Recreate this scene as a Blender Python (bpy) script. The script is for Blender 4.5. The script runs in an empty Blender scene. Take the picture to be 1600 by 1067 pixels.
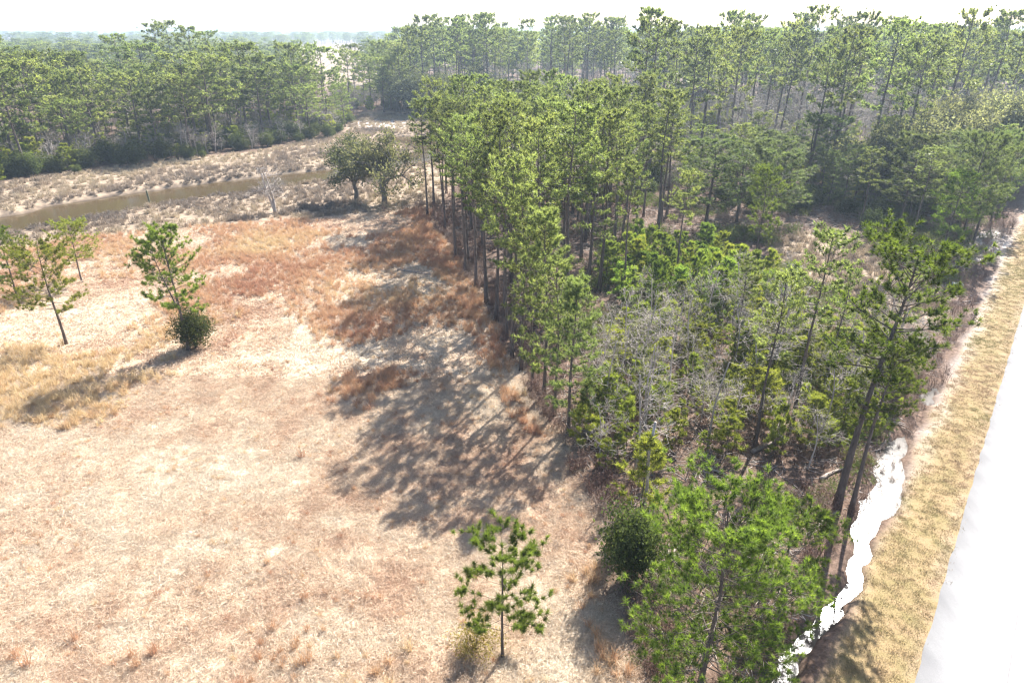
import bpy, math, random
import numpy as np
from mathutils import Vector, Matrix

# ------------------------------------------------------------------ camera, sky, sun, exposure
scn = bpy.context.scene
col = scn.collection
CAM_H = 26.0                     # drone height in metres
F_PX = 1067.0                    # 24 mm lens on a 1600 px wide frame
PITCH = math.atan((533.5 - 46.5) / F_PX)
cam_d = bpy.data.cameras.new("camera")
cam = bpy.data.objects.new("camera", cam_d)
col.objects.link(cam)
cam.location = (0, 0, CAM_H)
cam.rotation_euler = (math.pi / 2 - PITCH, 0, 0)
cam_d.sensor_width = 36.0
cam_d.lens = 36.0 * F_PX / 1600.0
cam_d.clip_start = 0.5
cam_d.clip_end = 40000.0
scn.camera = cam

SUN_EL = math.radians(40.0)
SUN_AZ = math.radians(30.0)      # clockwise from +Y
world = bpy.data.worlds.new("World")
scn.world = world
world.use_nodes = True
wn = world.node_tree
bg = wn.nodes["Background"]
sky = wn.nodes.new("ShaderNodeTexSky")
sky.sky_type = 'NISHITA'
sky.sun_disc = False
sky.sun_elevation = SUN_EL
sky.sun_rotation = SUN_AZ
sky.air_density = 0.7
sky.dust_density = 1.2
sky.ozone_density = 1.0
wn.links.new(sky.outputs[0], bg.inputs[0])
bg.inputs[1].default_value = 0.095

sun_d = bpy.data.lights.new("sun", 'SUN')
sun_d.energy = 5.0
sun_d.angle = math.radians(0.53)
sun_d.color = (1.0, 0.96, 0.91)
sun = bpy.data.objects.new("sun", sun_d)
col.objects.link(sun)
to_sun = Vector((math.sin(SUN_AZ) * math.cos(SUN_EL), math.cos(SUN_AZ) * math.cos(SUN_EL), math.sin(SUN_EL)))
sun.rotation_euler = (-to_sun).to_track_quat('-Z', 'Y').to_euler()
sun.location = (30, 30, 80)

scn.view_settings.view_transform = 'Standard'
scn.view_settings.look = 'None'
scn.view_settings.gamma = 1.0
scn.view_settings.use_curve_mapping = False
scn.view_settings.exposure = 1.65
scn.render.engine = 'CYCLES'
scn.cycles.use_denoising = True
scn.cycles.filter_width = 1.3
scn.cycles.max_bounces = 6
scn.cycles.diffuse_bounces = 4
scn.cycles.glossy_bounces = 2
scn.cycles.transmission_bounces = 3
scn.cycles.transparent_max_bounces = 6
scn.cycles.volume_bounces = 0
scn.cycles.sample_clamp_indirect = 4.0

# ------------------------------------------------------------------ small maths
def G(px, py):
    """where a sight line of the survey photograph (1600 x 1067) meets the level ground"""
    xn = (px - 800.0) / F_PX
    yn = (py - 533.5) / F_PX
    s = CAM_H / (math.sin(PITCH) + yn * math.cos(PITCH))
    return (xn * s, s * (math.cos(PITCH) - yn * math.sin(PITCH)))

def GP(pts):
    return np.array([G(*p) for p in pts])

def hash2(ix, iy, seed):
    n = (ix.astype(np.int64) * 374761393 + iy.astype(np.int64) * 668265263 + seed * 1442695041) & 0x7fffffff
    n = ((n ^ (n >> 13)) * 1274126177) & 0x7fffffff
    n = n ^ (n >> 16)
    return (n & 0xffff) / 65535.0

def vnoise(x, y, seed=0):
    x = np.asarray(x, float); y = np.asarray(y, float)
    ix = np.floor(x); iy = np.floor(y)
    fx = x - ix; fy = y - iy
    fx = fx * fx * (3 - 2 * fx); fy = fy * fy * (3 - 2 * fy)
    a = hash2(ix, iy, seed); b = hash2(ix + 1, iy, seed)
    c = hash2(ix, iy + 1, seed); d = hash2(ix + 1, iy + 1, seed)
    return (a * (1 - fx) + b * fx) * (1 - fy) + (c * (1 - fx) + d * fx) * fy

def fbm(x, y, seed=0, o=4):
    v = 0; a = 0.5; t = 0
    for i in range(o):
        v = v + a * vnoise(np.asarray(x) * 2 ** i, np.asarray(y) * 2 ** i, seed + i * 17); t += a; a *= 0.5
    return v / t

def sdf(poly, x, y):
    """signed distance to a polygon, negative inside"""
    x = np.asarray(x, float); y = np.asarray(y, float)
    d = np.full(x.shape, 1e18); ins = np.zeros(x.shape, bool)
    n = len(poly)
    for i in range(n):
        ax, ay = poly[i]; bx, by = poly[(i + 1) % n]
        ex, ey = bx - ax, by - ay
        t = np.clip(((x - ax) * ex + (y - ay) * ey) / (ex * ex + ey * ey + 1e-12), 0, 1)
        d = np.minimum(d, (x - ax - t * ex) ** 2 + (y - ay - t * ey) ** 2)
        c = ((ay > y) != (by > y)) & (x < (bx - ax) * (y - ay) / ((by - ay) if by != ay else 1e-12) + ax)
        ins ^= c
    d = np.sqrt(d)
    return np.where(ins, -d, d)

def sstep(a, b, v):
    t = np.clip((v - a) / (b - a), 0, 1)
    return t * t * (3 - 2 * t)

# ------------------------------------------------------------------ plan of the place (world metres)
RA = math.radians(38.25)                     # bearing of the road
RD = np.array([math.sin(RA), math.cos(RA)])  # along the road
RN = np.array([math.cos(RA), -math.sin(RA)]) # to its right
ROAD_L, ROAD_R = 0.84, 7.3

def road_q(x, y): return np.asarray(x) * RN[0] + np.asarray(y) * RN[1]
def road_t(x, y): return np.asarray(x) * RD[0] + np.asarray(y) * RD[1]

CREEK = GP([(-500, 480), (-120, 385), (0, 359), (60, 350), (120, 337), (200, 323), (300, 306), (420, 291), (530, 273), (600, 261), (660, 250), (740, 240), (760, 222), (700, 214), (640, 211), (596, 211), (588, 218), (640, 224), (668, 230), (640, 238), (590, 246), (520, 262), (400, 275), (300, 287), (230, 297), (150, 308), (70, 321), (60, 329), (0, 337), (-120, 358), (-500, 430)])
MARSH = GP([(-500, 520), (-100, 425), (0, 388), (120, 372), (250, 362), (350, 350), (480, 343), (600, 332), (680, 318), (720, 285), (700, 200), (650, 172), (560, 176), (540, 207), (400, 238), (250, 253), (100, 272), (0, 288), (-500, 345)])
FIELD = GP([(-900, 1500), (-500, 520), (-100, 425), (0, 388), (120, 372), (250, 362), (350, 350), (480, 343), (600, 332), (668, 325), (690, 380), (735, 440), (780, 520), (815, 600), (850, 660), (900, 730), (940, 810), (945, 900), (985, 990), (1010, 1067), (1040, 1500)])
SWALE = GP([(1210, 378), (1270, 362), (1340, 372), (1400, 400), (1455, 435), (1470, 480), (1430, 500), (1350, 485), (1280, 440), (1215, 405)])
SAND = GP([(1500, 400), (1520, 368), (1556, 352), (1580, 372), (1572, 400), (1540, 412)])
SAND2 = GP([(552, 190), (632, 190), (636, 198), (550, 199)])
FARMARSH = [GP([(440, 84), (520, 70), (560, 84), (556, 108), (520, 120), (480, 100)]), GP([(120, 62), (180, 61), (180, 66), (110, 66)]), GP([(500, 128), (560, 118), (580, 130), (540, 138)])]

def ditch(x, y):
    t = road_t(x, y); q = road_q(x, y)
    c = -3.45 + 0.35 * np.sin(t * 0.23) + 0.25 * np.sin(t * 0.61 + 1.0)
    pool = np.maximum(np.maximum(sstep(17, 20, t) * (1 - sstep(29.5, 31, t)), sstep(30.0, 31.5, t) * (1 - sstep(47.5, 50, t))), sstep(55.5, 57, t) * (1 - sstep(58.5, 60, t)) * 0.9)
    wide = 0.36 + 0.40 * sstep(35, 42, t) * (1 - sstep(47, 50, t)) + 0.55 * (fbm(t * 0.9, t * 0 + 3, 33, 3) - 0.5)
    c = c + 0.7 * (fbm(t * 0.8, t * 0, 35, 3) - 0.5)
    wide = np.maximum(wide, 0.3)
    fade = 1 - 0.55 * sstep(62, 80, t)
    dep = (0.16 + 0.54 * pool) * fade
    return -dep * np.exp(-((q - c) / (wide * 1.25)) ** 2)

def height(x, y):
    x = np.asarray(x, float); y = np.asarray(y, float)
    r = np.hypot(x, y)
    h = 0.5 * (fbm(x * 0.03, y * 0.03, 3, 3) - 0.5) + 0.16 * (fbm(x * 0.35, y * 0.35, 5, 3) - 0.5)
    h = h + 0.07 * (vnoise(x * 1.7, y * 1.7, 9) - 0.5)
    h = h * (1 - sstep(250, 500, r))
    q = road_q(x, y)
    nr = sstep(-2.6, 0.0, q) * (1 - sstep(8.5, 12, q))
    h = h * (1 - 0.85 * nr) + 0.03 * nr
    und = sstep(0.95, 1.3, q) * (1 - sstep(6.9, 7.2, q))
    h = h * (1 - und) - 0.12 * und
    dd = ditch(x, y)
    h = h + dd * (1 + 0.75 * (vnoise(x * 1.15, y * 1.15, 37) - 0.5))
    near = r < 420
    if np.any(near):
        d = sdf(CREEK, x, y) - 1.2 + 1.2 * (vnoise(x * 0.5, y * 0.5, 21) - 0.5)
        h = np.where(near, h * sstep(-0.5, 3, d) - 1.35 * (1 - sstep(-1.6, 1.6, d)), h)
    return h

# ------------------------------------------------------------------ material helpers
def new_mat(name):
    m = bpy.data.materials.new(name); m.use_nodes = True
    nt = m.node_tree; nt.nodes.clear()
    return m, nt, nt.nodes, nt.links

def ramp(nodes, stops, interp='LINEAR'):
    r = nodes.new("ShaderNodeValToRGB"); cr = r.color_ramp; cr.interpolation = interp
    while len(cr.elements) > 1: cr.elements.remove(cr.elements[-1])
    cr.elements[0].position = stops[0][0]; cr.elements[0].color = (*stops[0][1], 1)
    for p, c in stops[1:]:
        e = cr.elements.new(p); e.color = (*c, 1)
    return r

def noise(nodes, links, vec, scale, detail=4, rough=0.55):
    n = nodes.new("ShaderNodeTexNoise"); n.inputs["Scale"].default_value = scale
    n.inputs["Detail"].default_value = detail; n.inputs["Roughness"].default_value = rough
    if vec is not None: links.new(vec, n.inputs["Vector"])
    return n

def mixc(nodes, links, fac, a, b, mode='MIX'):
    m = nodes.new("ShaderNodeMix"); m.data_type = 'RGBA'; m.blend_type = mode
    if isinstance(fac, (int, float)): m.inputs[0].default_value = fac
    else: links.new(fac, m.inputs[0])
    for i, v in ((6, a), (7, b)):
        if isinstance(v, tuple): m.inputs[i].default_value = (*v, 1)
        else: links.new(v, m.inputs[i])
    return m.outputs[2]

def foliage_mat(name, dark, mid, light, trans=0.4, attr='tint', inst=False, rough=0.55, spec=0.35, obj_var=0.3):
    m, nt, N, L = new_mat(name)
    out = N.new("ShaderNodeOutputMaterial")
    at = N.new("ShaderNodeAttribute"); at.attribute_name = attr
    if inst: at.attribute_type = 'INSTANCER'
    r = ramp(N, [(0.0, dark), (0.5, mid), (1.0, light)])
    L.new(at.outputs["Fac"], r.inputs[0])
    oi = N.new("ShaderNodeObjectInfo")
    hs = N.new("ShaderNodeHueSaturation")
    mr = N.new("ShaderNodeMapRange"); mr.inputs[3].default_value = 1 - obj_var; mr.inputs[4].default_value = 1 + obj_var
    L.new(oi.outputs["Random"], mr.inputs[0]); L.new(mr.outputs[0], hs.inputs["Value"])
    ml = N.new("ShaderNodeMath"); ml.operation = 'MULTIPLY_ADD'; ml.inputs[1].default_value = 7.31; ml.inputs[2].default_value = 0.0
    fr = N.new("ShaderNodeMath"); fr.operation = 'FRACT'
    L.new(oi.outputs["Random"], ml.inputs[0]); L.new(ml.outputs[0], fr.inputs[0])
    mh = N.new("ShaderNodeMapRange"); mh.inputs[3].default_value = 0.485; mh.inputs[4].default_value = 0.515
    L.new(fr.outputs[0], mh.inputs[0]); L.new(mh.outputs[0], hs.inputs["Hue"])
    L.new(r.outputs[0], hs.inputs["Color"])
    d = N.new("ShaderNodeBsdfPrincipled"); d.inputs["Roughness"].default_value = rough
    d.inputs["Specular IOR Level"].default_value = spec
    L.new(hs.outputs[0], d.inputs["Base Color"])
    t = N.new("ShaderNodeBsdfTranslucent")
    tc = mixc(N, L, 1.0, hs.outputs[0], (2.1, 2.1, 1.0), 'MULTIPLY')
    L.new(tc, t.inputs[0])
    mx = N.new("ShaderNodeMixShader"); mx.inputs[0].default_value = trans
    L.new(d.outputs[0], mx.inputs[1]); L.new(t.outputs[0], mx.inputs[2])
    L.new(mx.outputs[0], out.inputs[0])
    return m

def bark_mat(name, a, b, scale=6.0, stretch=0.25):
    m, nt, N, L = new_mat(name)
    out = N.new("ShaderNodeOutputMaterial"); d = N.new("ShaderNodeBsdfPrincipled")
    tc = N.new("ShaderNodeTexCoord"); mp = N.new("ShaderNodeMapping"); mp.inputs["Scale"].default_value = (1, 1, stretch)
    L.new(tc.outputs["Object"], mp.inputs[0])
    n = noise(N, L, mp.outputs[0], scale, 5, 0.65)
    r = ramp(N, [(0.3, a), (0.7, b)]); L.new(n.outputs[0], r.inputs[0])
    oi = N.new("ShaderNodeObjectInfo"); hs = N.new("ShaderNodeHueSaturation")
    mr = N.new("ShaderNodeMapRange"); mr.inputs[3].default_value = 0.75; mr.inputs[4].default_value = 1.2
    L.new(oi.outputs["Random"], mr.inputs[0]); L.new(mr.outputs[0], hs.inputs["Value"]); L.new(r.outputs[0], hs.inputs["Color"])
    L.new(hs.outputs[0], d.inputs["Base Color"]); d.inputs["Roughness"].default_value = 0.9
    bp = N.new("ShaderNodeBump"); bp.inputs["Strength"].default_value = 0.6; bp.inputs["Distance"].default_value = 0.04
    L.new(n.outputs[0], bp.inputs["Height"]); L.new(bp.outputs[0], d.inputs["Normal"])
    L.new(d.outputs[0], out.inputs[0])
    return m

M_BARK = bark_mat("pine_bark", (0.075, 0.055, 0.045), (0.19, 0.15, 0.125))
M_GREYBARK = bark_mat("grey_bark", (0.30, 0.255, 0.22), (0.52, 0.46, 0.405), 9.0)
M_OAKBARK = bark_mat("oak_bark", (0.08, 0.07, 0.06), (0.22, 0.20, 0.18), 7.0)
M_DEADWOOD = bark_mat("dead_wood", (0.24, 0.18, 0.14), (0.50, 0.43, 0.36), 5.0, 1.0)
M_NEEDLE = foliage_mat("pine_needles", (0.075, 0.095, 0.045), (0.13, 0.16, 0.072), (0.205, 0.235, 0.11), 0.55, rough=0.45)
M_NEEDLE_Y = foliage_mat("sapling_needles", (0.11, 0.135, 0.03), (0.18, 0.21, 0.05), (0.27, 0.29, 0.08), 0.52)
M_NEEDLE_B = foliage_mat("bright_needles", (0.050, 0.075, 0.020), (0.10, 0.140, 0.030), (0.17, 0.215, 0.045), 0.5)
M_OAKLEAF = foliage_mat("oak_leaves", (0.050, 0.058, 0.036), (0.092, 0.104, 0.062), (0.16, 0.17, 0.11), 0.3, rough=0.7, spec=0.1)
M_SHRUB = foliage_mat("shrub_leaves", (0.035, 0.048, 0.018), (0.07, 0.09, 0.034), (0.12, 0.14, 0.06), 0.3, rough=0.7, spec=0.1)
M_YSHRUB = foliage_mat("yellow_shrub_leaves", (0.13, 0.12, 0.03), (0.21, 0.19, 0.05), (0.30, 0.24, 0.08), 0.45)

# ------------------------------------------------------------------ mesh helpers (numpy)
class MB:
    def __init__(s): s.v = []; s.f = []; s.n = 0; s.t = []
    def add(s, v, f, tint=None):
        s.v.append(v); s.f.append(np.asarray(f) + s.n); s.n += len(v)
        s.t.append(np.full(len(v), 0.5) if tint is None else tint)
    def tube(s, P, R, k=5):
        P = np.asarray(P, float); R = np.asarray(R, float); n = len(P)
        T = np.gradient(P, axis=0); T /= (np.linalg.norm(T, axis=1, keepdims=True) + 1e-9)
        ref = np.array([0.0, 0, 1]) if abs(T[0, 2]) < 0.8 else np.array([1.0, 0, 0])
        A = np.cross(T, ref); A /= (np.linalg.norm(A, axis=1, keepdims=True) + 1e-9)
        B = np.cross(T, A)
        an = np.arange(k) * 2 * math.pi / k
        V = P[:, None, :] + R[:, None, None] * (np.cos(an)[None, :, None] * A[:, None, :] + np.sin(an)[None, :, None] * B[:, None, :])
        V = V.reshape(-1, 3)
        i = np.arange(n - 1)[:, None] * k; j = np.arange(k)[None, :]; j2 = (j + 1) % k
        a, b, c, d = (i + j).ravel(), (i + j2).ravel(), (i + k + j2).ravel(), (i + k + j).ravel()
        s.add(V, np.concatenate([np.stack([a, b, c], 1), np.stack([a, c, d], 1)]))
        for e, flip in ((0, 1), (n - 1, 0)):
            ring = np.arange(k) + e * k + s.n - len(V)
            tri = np.array([[ring[0], ring[q], ring[q + 1]] for q in range(1, k - 1)])
            s.f.append(tri[:, ::-1] if flip else tri)
    def mesh(s, name, mat, smooth=False):
        v = np.concatenate(s.v); f = np.concatenate(s.f)
        return raw_mesh(name, v, f, mat, np.concatenate(s.t), smooth)

def raw_mesh(name, v, f, mat, tint=None, smooth=False):
    me = bpy.data.meshes.new(name)
    nv, nf, k = len(v), len(f), f.shape[1]
    me.vertices.add(nv); me.vertices.foreach_set("co", np.ascontiguousarray(v, dtype=np.float32).ravel())
    me.loops.add(nf * k); me.loops.foreach_set("vertex_index", np.ascontiguousarray(f, dtype=np.int32).ravel())
    me.polygons.add(nf); me.polygons.foreach_set("loop_start", np.arange(0, nf * k, k, dtype=np.int32))
    if smooth: me.polygons.foreach_set("use_smooth", np.ones(nf, bool))
    if tint is not None:
        a = me.attributes.new("tint", 'FLOAT', 'POINT'); a.data.foreach_set("value", np.ascontiguousarray(tint, dtype=np.float32))
    me.update(calc_edges=True)
    if mat: me.materials.append(mat)
    return me

def unit(v): return v / (np.linalg.norm(v, axis=-1, keepdims=True) + 1e-9)

def needles(mb, rng, P, A, S, k, wid, spread=1.0):
    """bursts of needles: P origins, A axes, S lengths"""
    n = len(P)
    if n == 0: return
    A = unit(A)
    D = rng.normal(size=(n, k, 3)) * 0.60 * spread + A[:, None, :] * 0.75
    D = unit(D)
    Ls = S[:, None] * rng.uniform(0.65, 1.1, (n, k))
    off = rng.uniform(-0.35, 0.12, (n, k))[..., None] * S[:, None, None] * A[:, None, :]
    B = P[:, None, :] + off
    W = unit(np.cross(D, rng.normal(size=(n, k, 3)))) * (wid * rng.uniform(0.7, 1.3, (n, k)))[..., None]
    tip = B + D * Ls[..., None]; tip[..., 2] -= 0.06 * Ls
    V = np.stack([B - W, B + W, tip], 2).reshape(-1, 3)
    t = np.repeat(np.clip(rng.normal(0.5, 0.24, n), 0, 1)[:, None], k, 1) + rng.normal(0, 0.08, (n, k))
    mb.add(V, np.arange(len(V)).reshape(-1, 3), np.repeat(np.clip(t, 0, 1).ravel(), 3))

def leaves(mb, rng, P, size, k, spread):
    n = len(P)
    C = P[:, None, :] + rng.normal(size=(n, k, 3)) * spread
    C = C.reshape(-1, 3); m = len(C)
    U = unit(rng.normal(size=(m, 3)) + np.array([0, 0, 0.2])); W = unit(np.cross(U, rng.normal(size=(m, 3))))
    sz = size * rng.uniform(0.6, 1.3, (m, 1))
    V = np.stack([C - U * sz, C + W * sz * 0.42, C + U * sz, C - W * sz * 0.42], 1).reshape(-1, 3)
    q = np.arange(m)[:, None] * 4
    f = np.concatenate([q + np.array([[0, 1, 2]]), q + np.array([[0, 2, 3]])])
    t = np.repeat(np.clip(rng.normal(0.5, 0.22, n), 0, 1), k) + rng.normal(0, 0.1, m)
    mb.add(V, f, np.repeat(np.clip(t, 0, 1), 4))

# ------------------------------------------------------------------ tree prototypes (built at unit scale = metres)
def pine_meshes(name, seed, H, cb, R, nb, tuft, k, wid, mat, lean=0.0, r0=None, sub=4, top=0.6, tq0=0.5, dens=1.0, fork=False, sides=7, deadlimbs=6, brsides=4):
    rng = np.random.default_rng(seed)
    tr = MB(); br = MB(); cr = MB()
    n = 12
    z = np.linspace(-0.3, H * 0.98, n)
    ph = rng.uniform(0, 6.28, 4)
    wob = H * 0.010
    def axis(zz):
        u = np.clip(np.asarray(zz) / H, 0, 1)
        return np.stack([lean * H * u ** 1.4 + wob * (np.sin(u * 5 + ph[0]) - math.sin(ph[0])) * u * 1.5, wob * (np.sin(u * 6 + ph[1]) - math.sin(ph[1])) * u * 1.5, np.asarray(zz, float)], -1)
    r0 = r0 or H * 0.0115
    u = np.clip(z / H, 0, 1)
    rad = r0 * (1 - 0.86 * u ** 0.9); rad[0] *= 1.35; rad[1] *= 1.05
    tr.tube(axis(z), rad, sides)
    axes = [(axis, cb, 1.0)]
    if fork:
        fz = H * 0.34
        a0 = axis(np.array([fz]))[0]
        def axis2(zz):
            w = np.clip((np.asarray(zz) - fz) / (H - fz), 0, 1)
            return axis(zz) + np.stack([-H * 0.13 * w ** 0.8, 0.02 * H * w, 0 * w], -1)
        zz = np.linspace(fz, H * 0.86, 8)
        tr.tube(axis2(zz), r0 * 0.55 * (1 - 0.85 * np.linspace(0, 1, 8)), 5)
        axes.append((axis2, cb, 0.86))
    P = []; A = []; S = []
    for ax, cb_, tp in axes:
        nbr = int(nb / len(axes))
        for i in range(nbr):
            w = (i + rng.uniform(0, 1)) / nbr
            uu = cb_ + (0.985 * tp - cb_) * w ** 0.9
            b0 = ax(np.array([uu * H]))[0]
            prof = (0.55 + 0.45 * math.sin(math.pi * min(1, 0.12 + w * 0.75))) * (1 - top * max(0, (w - 0.45) / 0.55) ** 1.5)
            ln = R * prof * rng.uniform(0.55, 1.12)
            az = i * 2.39996 + rng.uniform(-0.6, 0.6)
            el = math.radians(-6 + 66 * w ** 1.4 + rng.uniform(-12, 12))
            el = min(el, math.asin(min(1.0, max(-0.25, (H * 1.0 - b0[2]) / ln - 0.18))))
            d = np.array([math.cos(az) * math.cos(el), math.sin(az) * math.cos(el), math.sin(el)])
            s = np.linspace(0, 1, 5)[:, None]
            path = b0 + d * s * ln + np.array([0, 0, 1]) * (s ** 2) * ln * rng.uniform(0.05, 0.28) + rng.normal(size=(5, 3)) * 0.035 * ln * s
            rb = max(0.012, r0 * 0.24 * (1 - 0.6 * w)) 
            br.tube(path, rb * np.linspace(1, 0.3, 5), brsides)
            for q in np.concatenate([[1.0], rng.uniform(0.5, 0.95, 1 + int(dens > 0.8))]):
                j = q * 4; i0 = min(3, int(j)); pt = path[i0] + (path[i0 + 1] - path[i0]) * (j - i0)
                P.append(pt); A.append(unit(path[i0 + 1] - path[i0]) + np.array([0, 0, 0.7]) + rng.normal(size=3) * 0.2); S.append(tuft * rng.uniform(0.75, 1.2))
            for q in range(sub):
                tq = rng.uniform(tq0, 1.0); j = tq * 4; i0 = min(3, int(j)); pt = path[i0] + (path[i0 + 1] - path[i0]) * (j - i0)
                sd = unit(path[-1] - path[0]); side = unit(np.cross(sd, [0, 0, 1])) * (1 if q % 2 else -1)
                dd = unit(sd * 0.55 + side * rng.uniform(0.5, 1.0) + np.array([0, 0, rng.uniform(0.0, 0.6)]))
                sl = ln * rng.uniform(0.2, 0.44)
                e = pt + dd * sl
                br.tube(np.array([pt, (pt + e) / 2 + rng.normal(size=3) * 0.03 * sl, e]), rb * np.array([0.5, 0.38, 0.22]), 3)
                for g in ((1.0, 0.72) if dens > 0.8 else (1.0,)):
                    P.append(pt + dd * sl * g + rng.normal(size=3) * 0.08 * sl); A.append(dd * 0.7 + np.array([0, 0, 0.8]) + rng.normal(size=3) * 0.25); S.append(tuft * rng.uniform(0.7, 1.15))
    for i in range(deadlimbs):
        uu = rng.uniform(0.25, max(0.3, cb)); b0 = axis(np.array([uu * H]))[0]; az = rng.uniform(0, 6.28)
        d = np.array([math.cos(az), math.sin(az), rng.uniform(-0.15, 0.25)]) * R * rng.uniform(0.15, 0.5)
        tr.tube(np.array([b0, b0 + d * 0.5 + [0, 0, 0.05], b0 + d]), r0 * np.array([0.13, 0.09, 0.04]), 3)
    P.append(axis(np.array([H * 0.985]))[0]); A.append(np.array([0, 0, 1.0])); S.append(tuft)
    needles(cr, rng, np.array(P), np.array(A), np.array(S), k, wid)
    return {'trunk': tr.mesh(name + "_trunk", M_BARK, True), 'limbs': br.mesh(name + "_limbs", M_BARK, True), 'crown': cr.mesh(name + "_crown", mat)}, H

def grow(mb, rng, p, d, ln, r, lvl, maxl, tips, sides, up=0.15, bend=0.18, kids=(3, 5), floor=0.0):
    n = 5
    path = [np.array(p, float)]; dd = np.array(d, float)
    for i in range(n - 1):
        dd = unit(dd + rng.normal(size=3) * bend + np.array([0, 0, up * 0.4]))
        path.append(path[-1] + dd * ln / (n - 1))
    path = np.array(path); r = max(r, floor)
    mb.tube(path, r * np.linspace(1, 0.5, n), max(3, sides - lvl * 2))
    if lvl >= maxl:
        tips.append(path[-1]); tips.append(path[2]); return
    m = rng.integers(kids[0], kids[1] + 1)
    for i in range(m):
        t = rng.uniform(0.35, 1.0) if i else 1.0
        j = t * (n - 1); i0 = min(n - 2, int(j)); pt = path[i0] + (path[i0 + 1] - path[i0]) * (j - i0)
        ax = unit(path[i0 + 1] - path[i0])
        sp = unit(np.cross(ax, rng.normal(size=3)))
        nd = unit(ax * rng.uniform(0.45, 0.9) + sp * rng.uniform(0.5, 0.95) + np.array([0, 0, up]))
        grow(mb, rng, pt, nd, ln * rng.uniform(0.5, 0.78), r * 0.52 * (1 - 0.35 * t) * 1.25, lvl + 1, maxl, tips, sides, up, bend, kids, floor)

def bare_meshes(name, seed, H, mat, r0=None, kids=(4, 6), multi=1):
    rng = np.random.default_rng(seed)
    tr = MB(); br = MB(); tips = []
    r0 = r0 or H * 0.011
    n = 9
    for s in range(multi):
        z = np.linspace(-0.25, H * 0.82, n); ph = rng.uniform(0, 6.28, 2)
        sx, sy = rng.normal(size=2) * (0.10 if multi > 1 else 0.02) * H
        P = np.stack([sx * (z / H) + 0.02 * H * np.sin(z / H * 5 + ph[0]), sy * (z / H) + 0.02 * H * np.sin(z / H * 6 + ph[1]), z], 1)
        P[:, :2] -= P[0, :2]
        rr = r0 * (1 - 0.8 * np.clip(z / H, 0, 1)); rr[0] *= 1.25
        tr.tube(P, rr, 6)
        for i in range(int(16 / multi) + 2):
            t = rng.uniform(0.32, 1.0); j = t * (n - 1); i0 = min(n - 2, int(j)); pt = P[i0] + (P[i0 + 1] - P[i0]) * (j - i0)
            az = rng.uniform(0, 6.28); el = rng.uniform(0.1, 0.9)
            d = np.array([math.cos(az) * math.cos(el), math.sin(az) * math.cos(el), math.sin(el)])
            grow(br, rng, pt, d, H * rng.uniform(0.13, 0.26) * (1.25 - 0.6 * t), r0 * 0.30 * (1.1 - 0.6 * t), 1, 3, tips, 5, 0.12, 0.22, kids, r0 * 0.15)
    return {'trunk': tr.mesh(name + "_trunk", mat, True), 'branches': br.mesh(name + "_branches", mat, True)}, H

def oak_meshes(name, seed, H, spread, mat, leaf=0.16, k=10, barkmat=None, dens=1.0):
    rng = np.random.default_rng(seed)
    tr = MB(); br = MB(); cr = MB(); tips = []
    r0 = H * 0.03
    th = H * 0.28
    tr.tube(np.array([[0, 0, -0.3], [0.02 * H, 0, th * 0.4], [0.0, 0.02 * H, th * 0.75], [0.01 * H, 0, th]]), r0 * np.array([1.35, 0.95, 0.85, 0.7]), 8)
    for i in range(7):
        az = i * 2.4 + rng.uniform(-0.4, 0.4); el = rng.uniform(0.3, 1.15)
        d = np.array([math.cos(az) * math.cos(el), math.sin(az) * math.cos(el), math.sin(el)])
        grow(br, rng, np.array([0, 0, th * rng.uniform(0.7, 1.0)]), d, spread * rng.uniform(0.55, 0.8), r0 * 0.5, 0, 3, tips, 7, 0.10, 0.22, (3, 4))
    T = np.array(tips)
    T[:, 2] = np.clip(T[:, 2], th * 0.7, None)
    sc = H / max(T[:, 2].max(), 0.1)
    leaves(cr, rng, T, leaf, k, 0.34)
    return {'trunk': tr.mesh(name + "_trunk", barkmat or M_OAKBARK, True), 'branches': br.mesh(name + "_branches", barkmat or M_OAKBARK, True), 'crown': cr.mesh(name + "_crown", mat)}, max(T[:, 2].max(), 0.1)

def shrub_meshes(name, seed, H, R, mat, leaf=0.09, n=900, k=6):
    rng = np.random.default_rng(seed)
    st = MB(); cr = MB()
    for i in range(9):
        az = rng.uniform(0, 6.28); rr = R * rng.uniform(0.1, 0.6)
        e = np.array([math.cos(az) * rr, math.sin(az) * rr, H * rng.uniform(0.5, 0.9)])
        st.tube(np.array([[0, 0, -0.15], e * 0.45 + rng.normal(size=3) * 0.05, e]), np.array([0.05, 0.035, 0.012]) * H / 3, 4)
    D = unit(rng.normal(size=(n, 3))); 
    lob = 0.74 + 0.34 * np.sin(D[:, 0] * 5 + seed) * np.cos(D[:, 1] * 4 + seed * 2) + 0.16 * np.sin(D[:, 2] * 9 + D[:, 0] * 6) + 0.14 * rng.normal(size=n)
    rad = rng.uniform(0.45, 1.0, n) ** 0.5 * lob
    P = D * rad[:, None] * np.array([R, R, H * 0.5]) + np.array([0, 0, H * 0.5])
    P[:, 2] = np.clip(P[:, 2], 0.08, None)
    leaves(cr, rng, P, leaf, k, 0.10 * R)
    return {'stems': st.mesh(name + "_stems", M_OAKBARK, True), 'foliage': cr.mesh(name + "_foliage", mat)}, H

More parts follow.
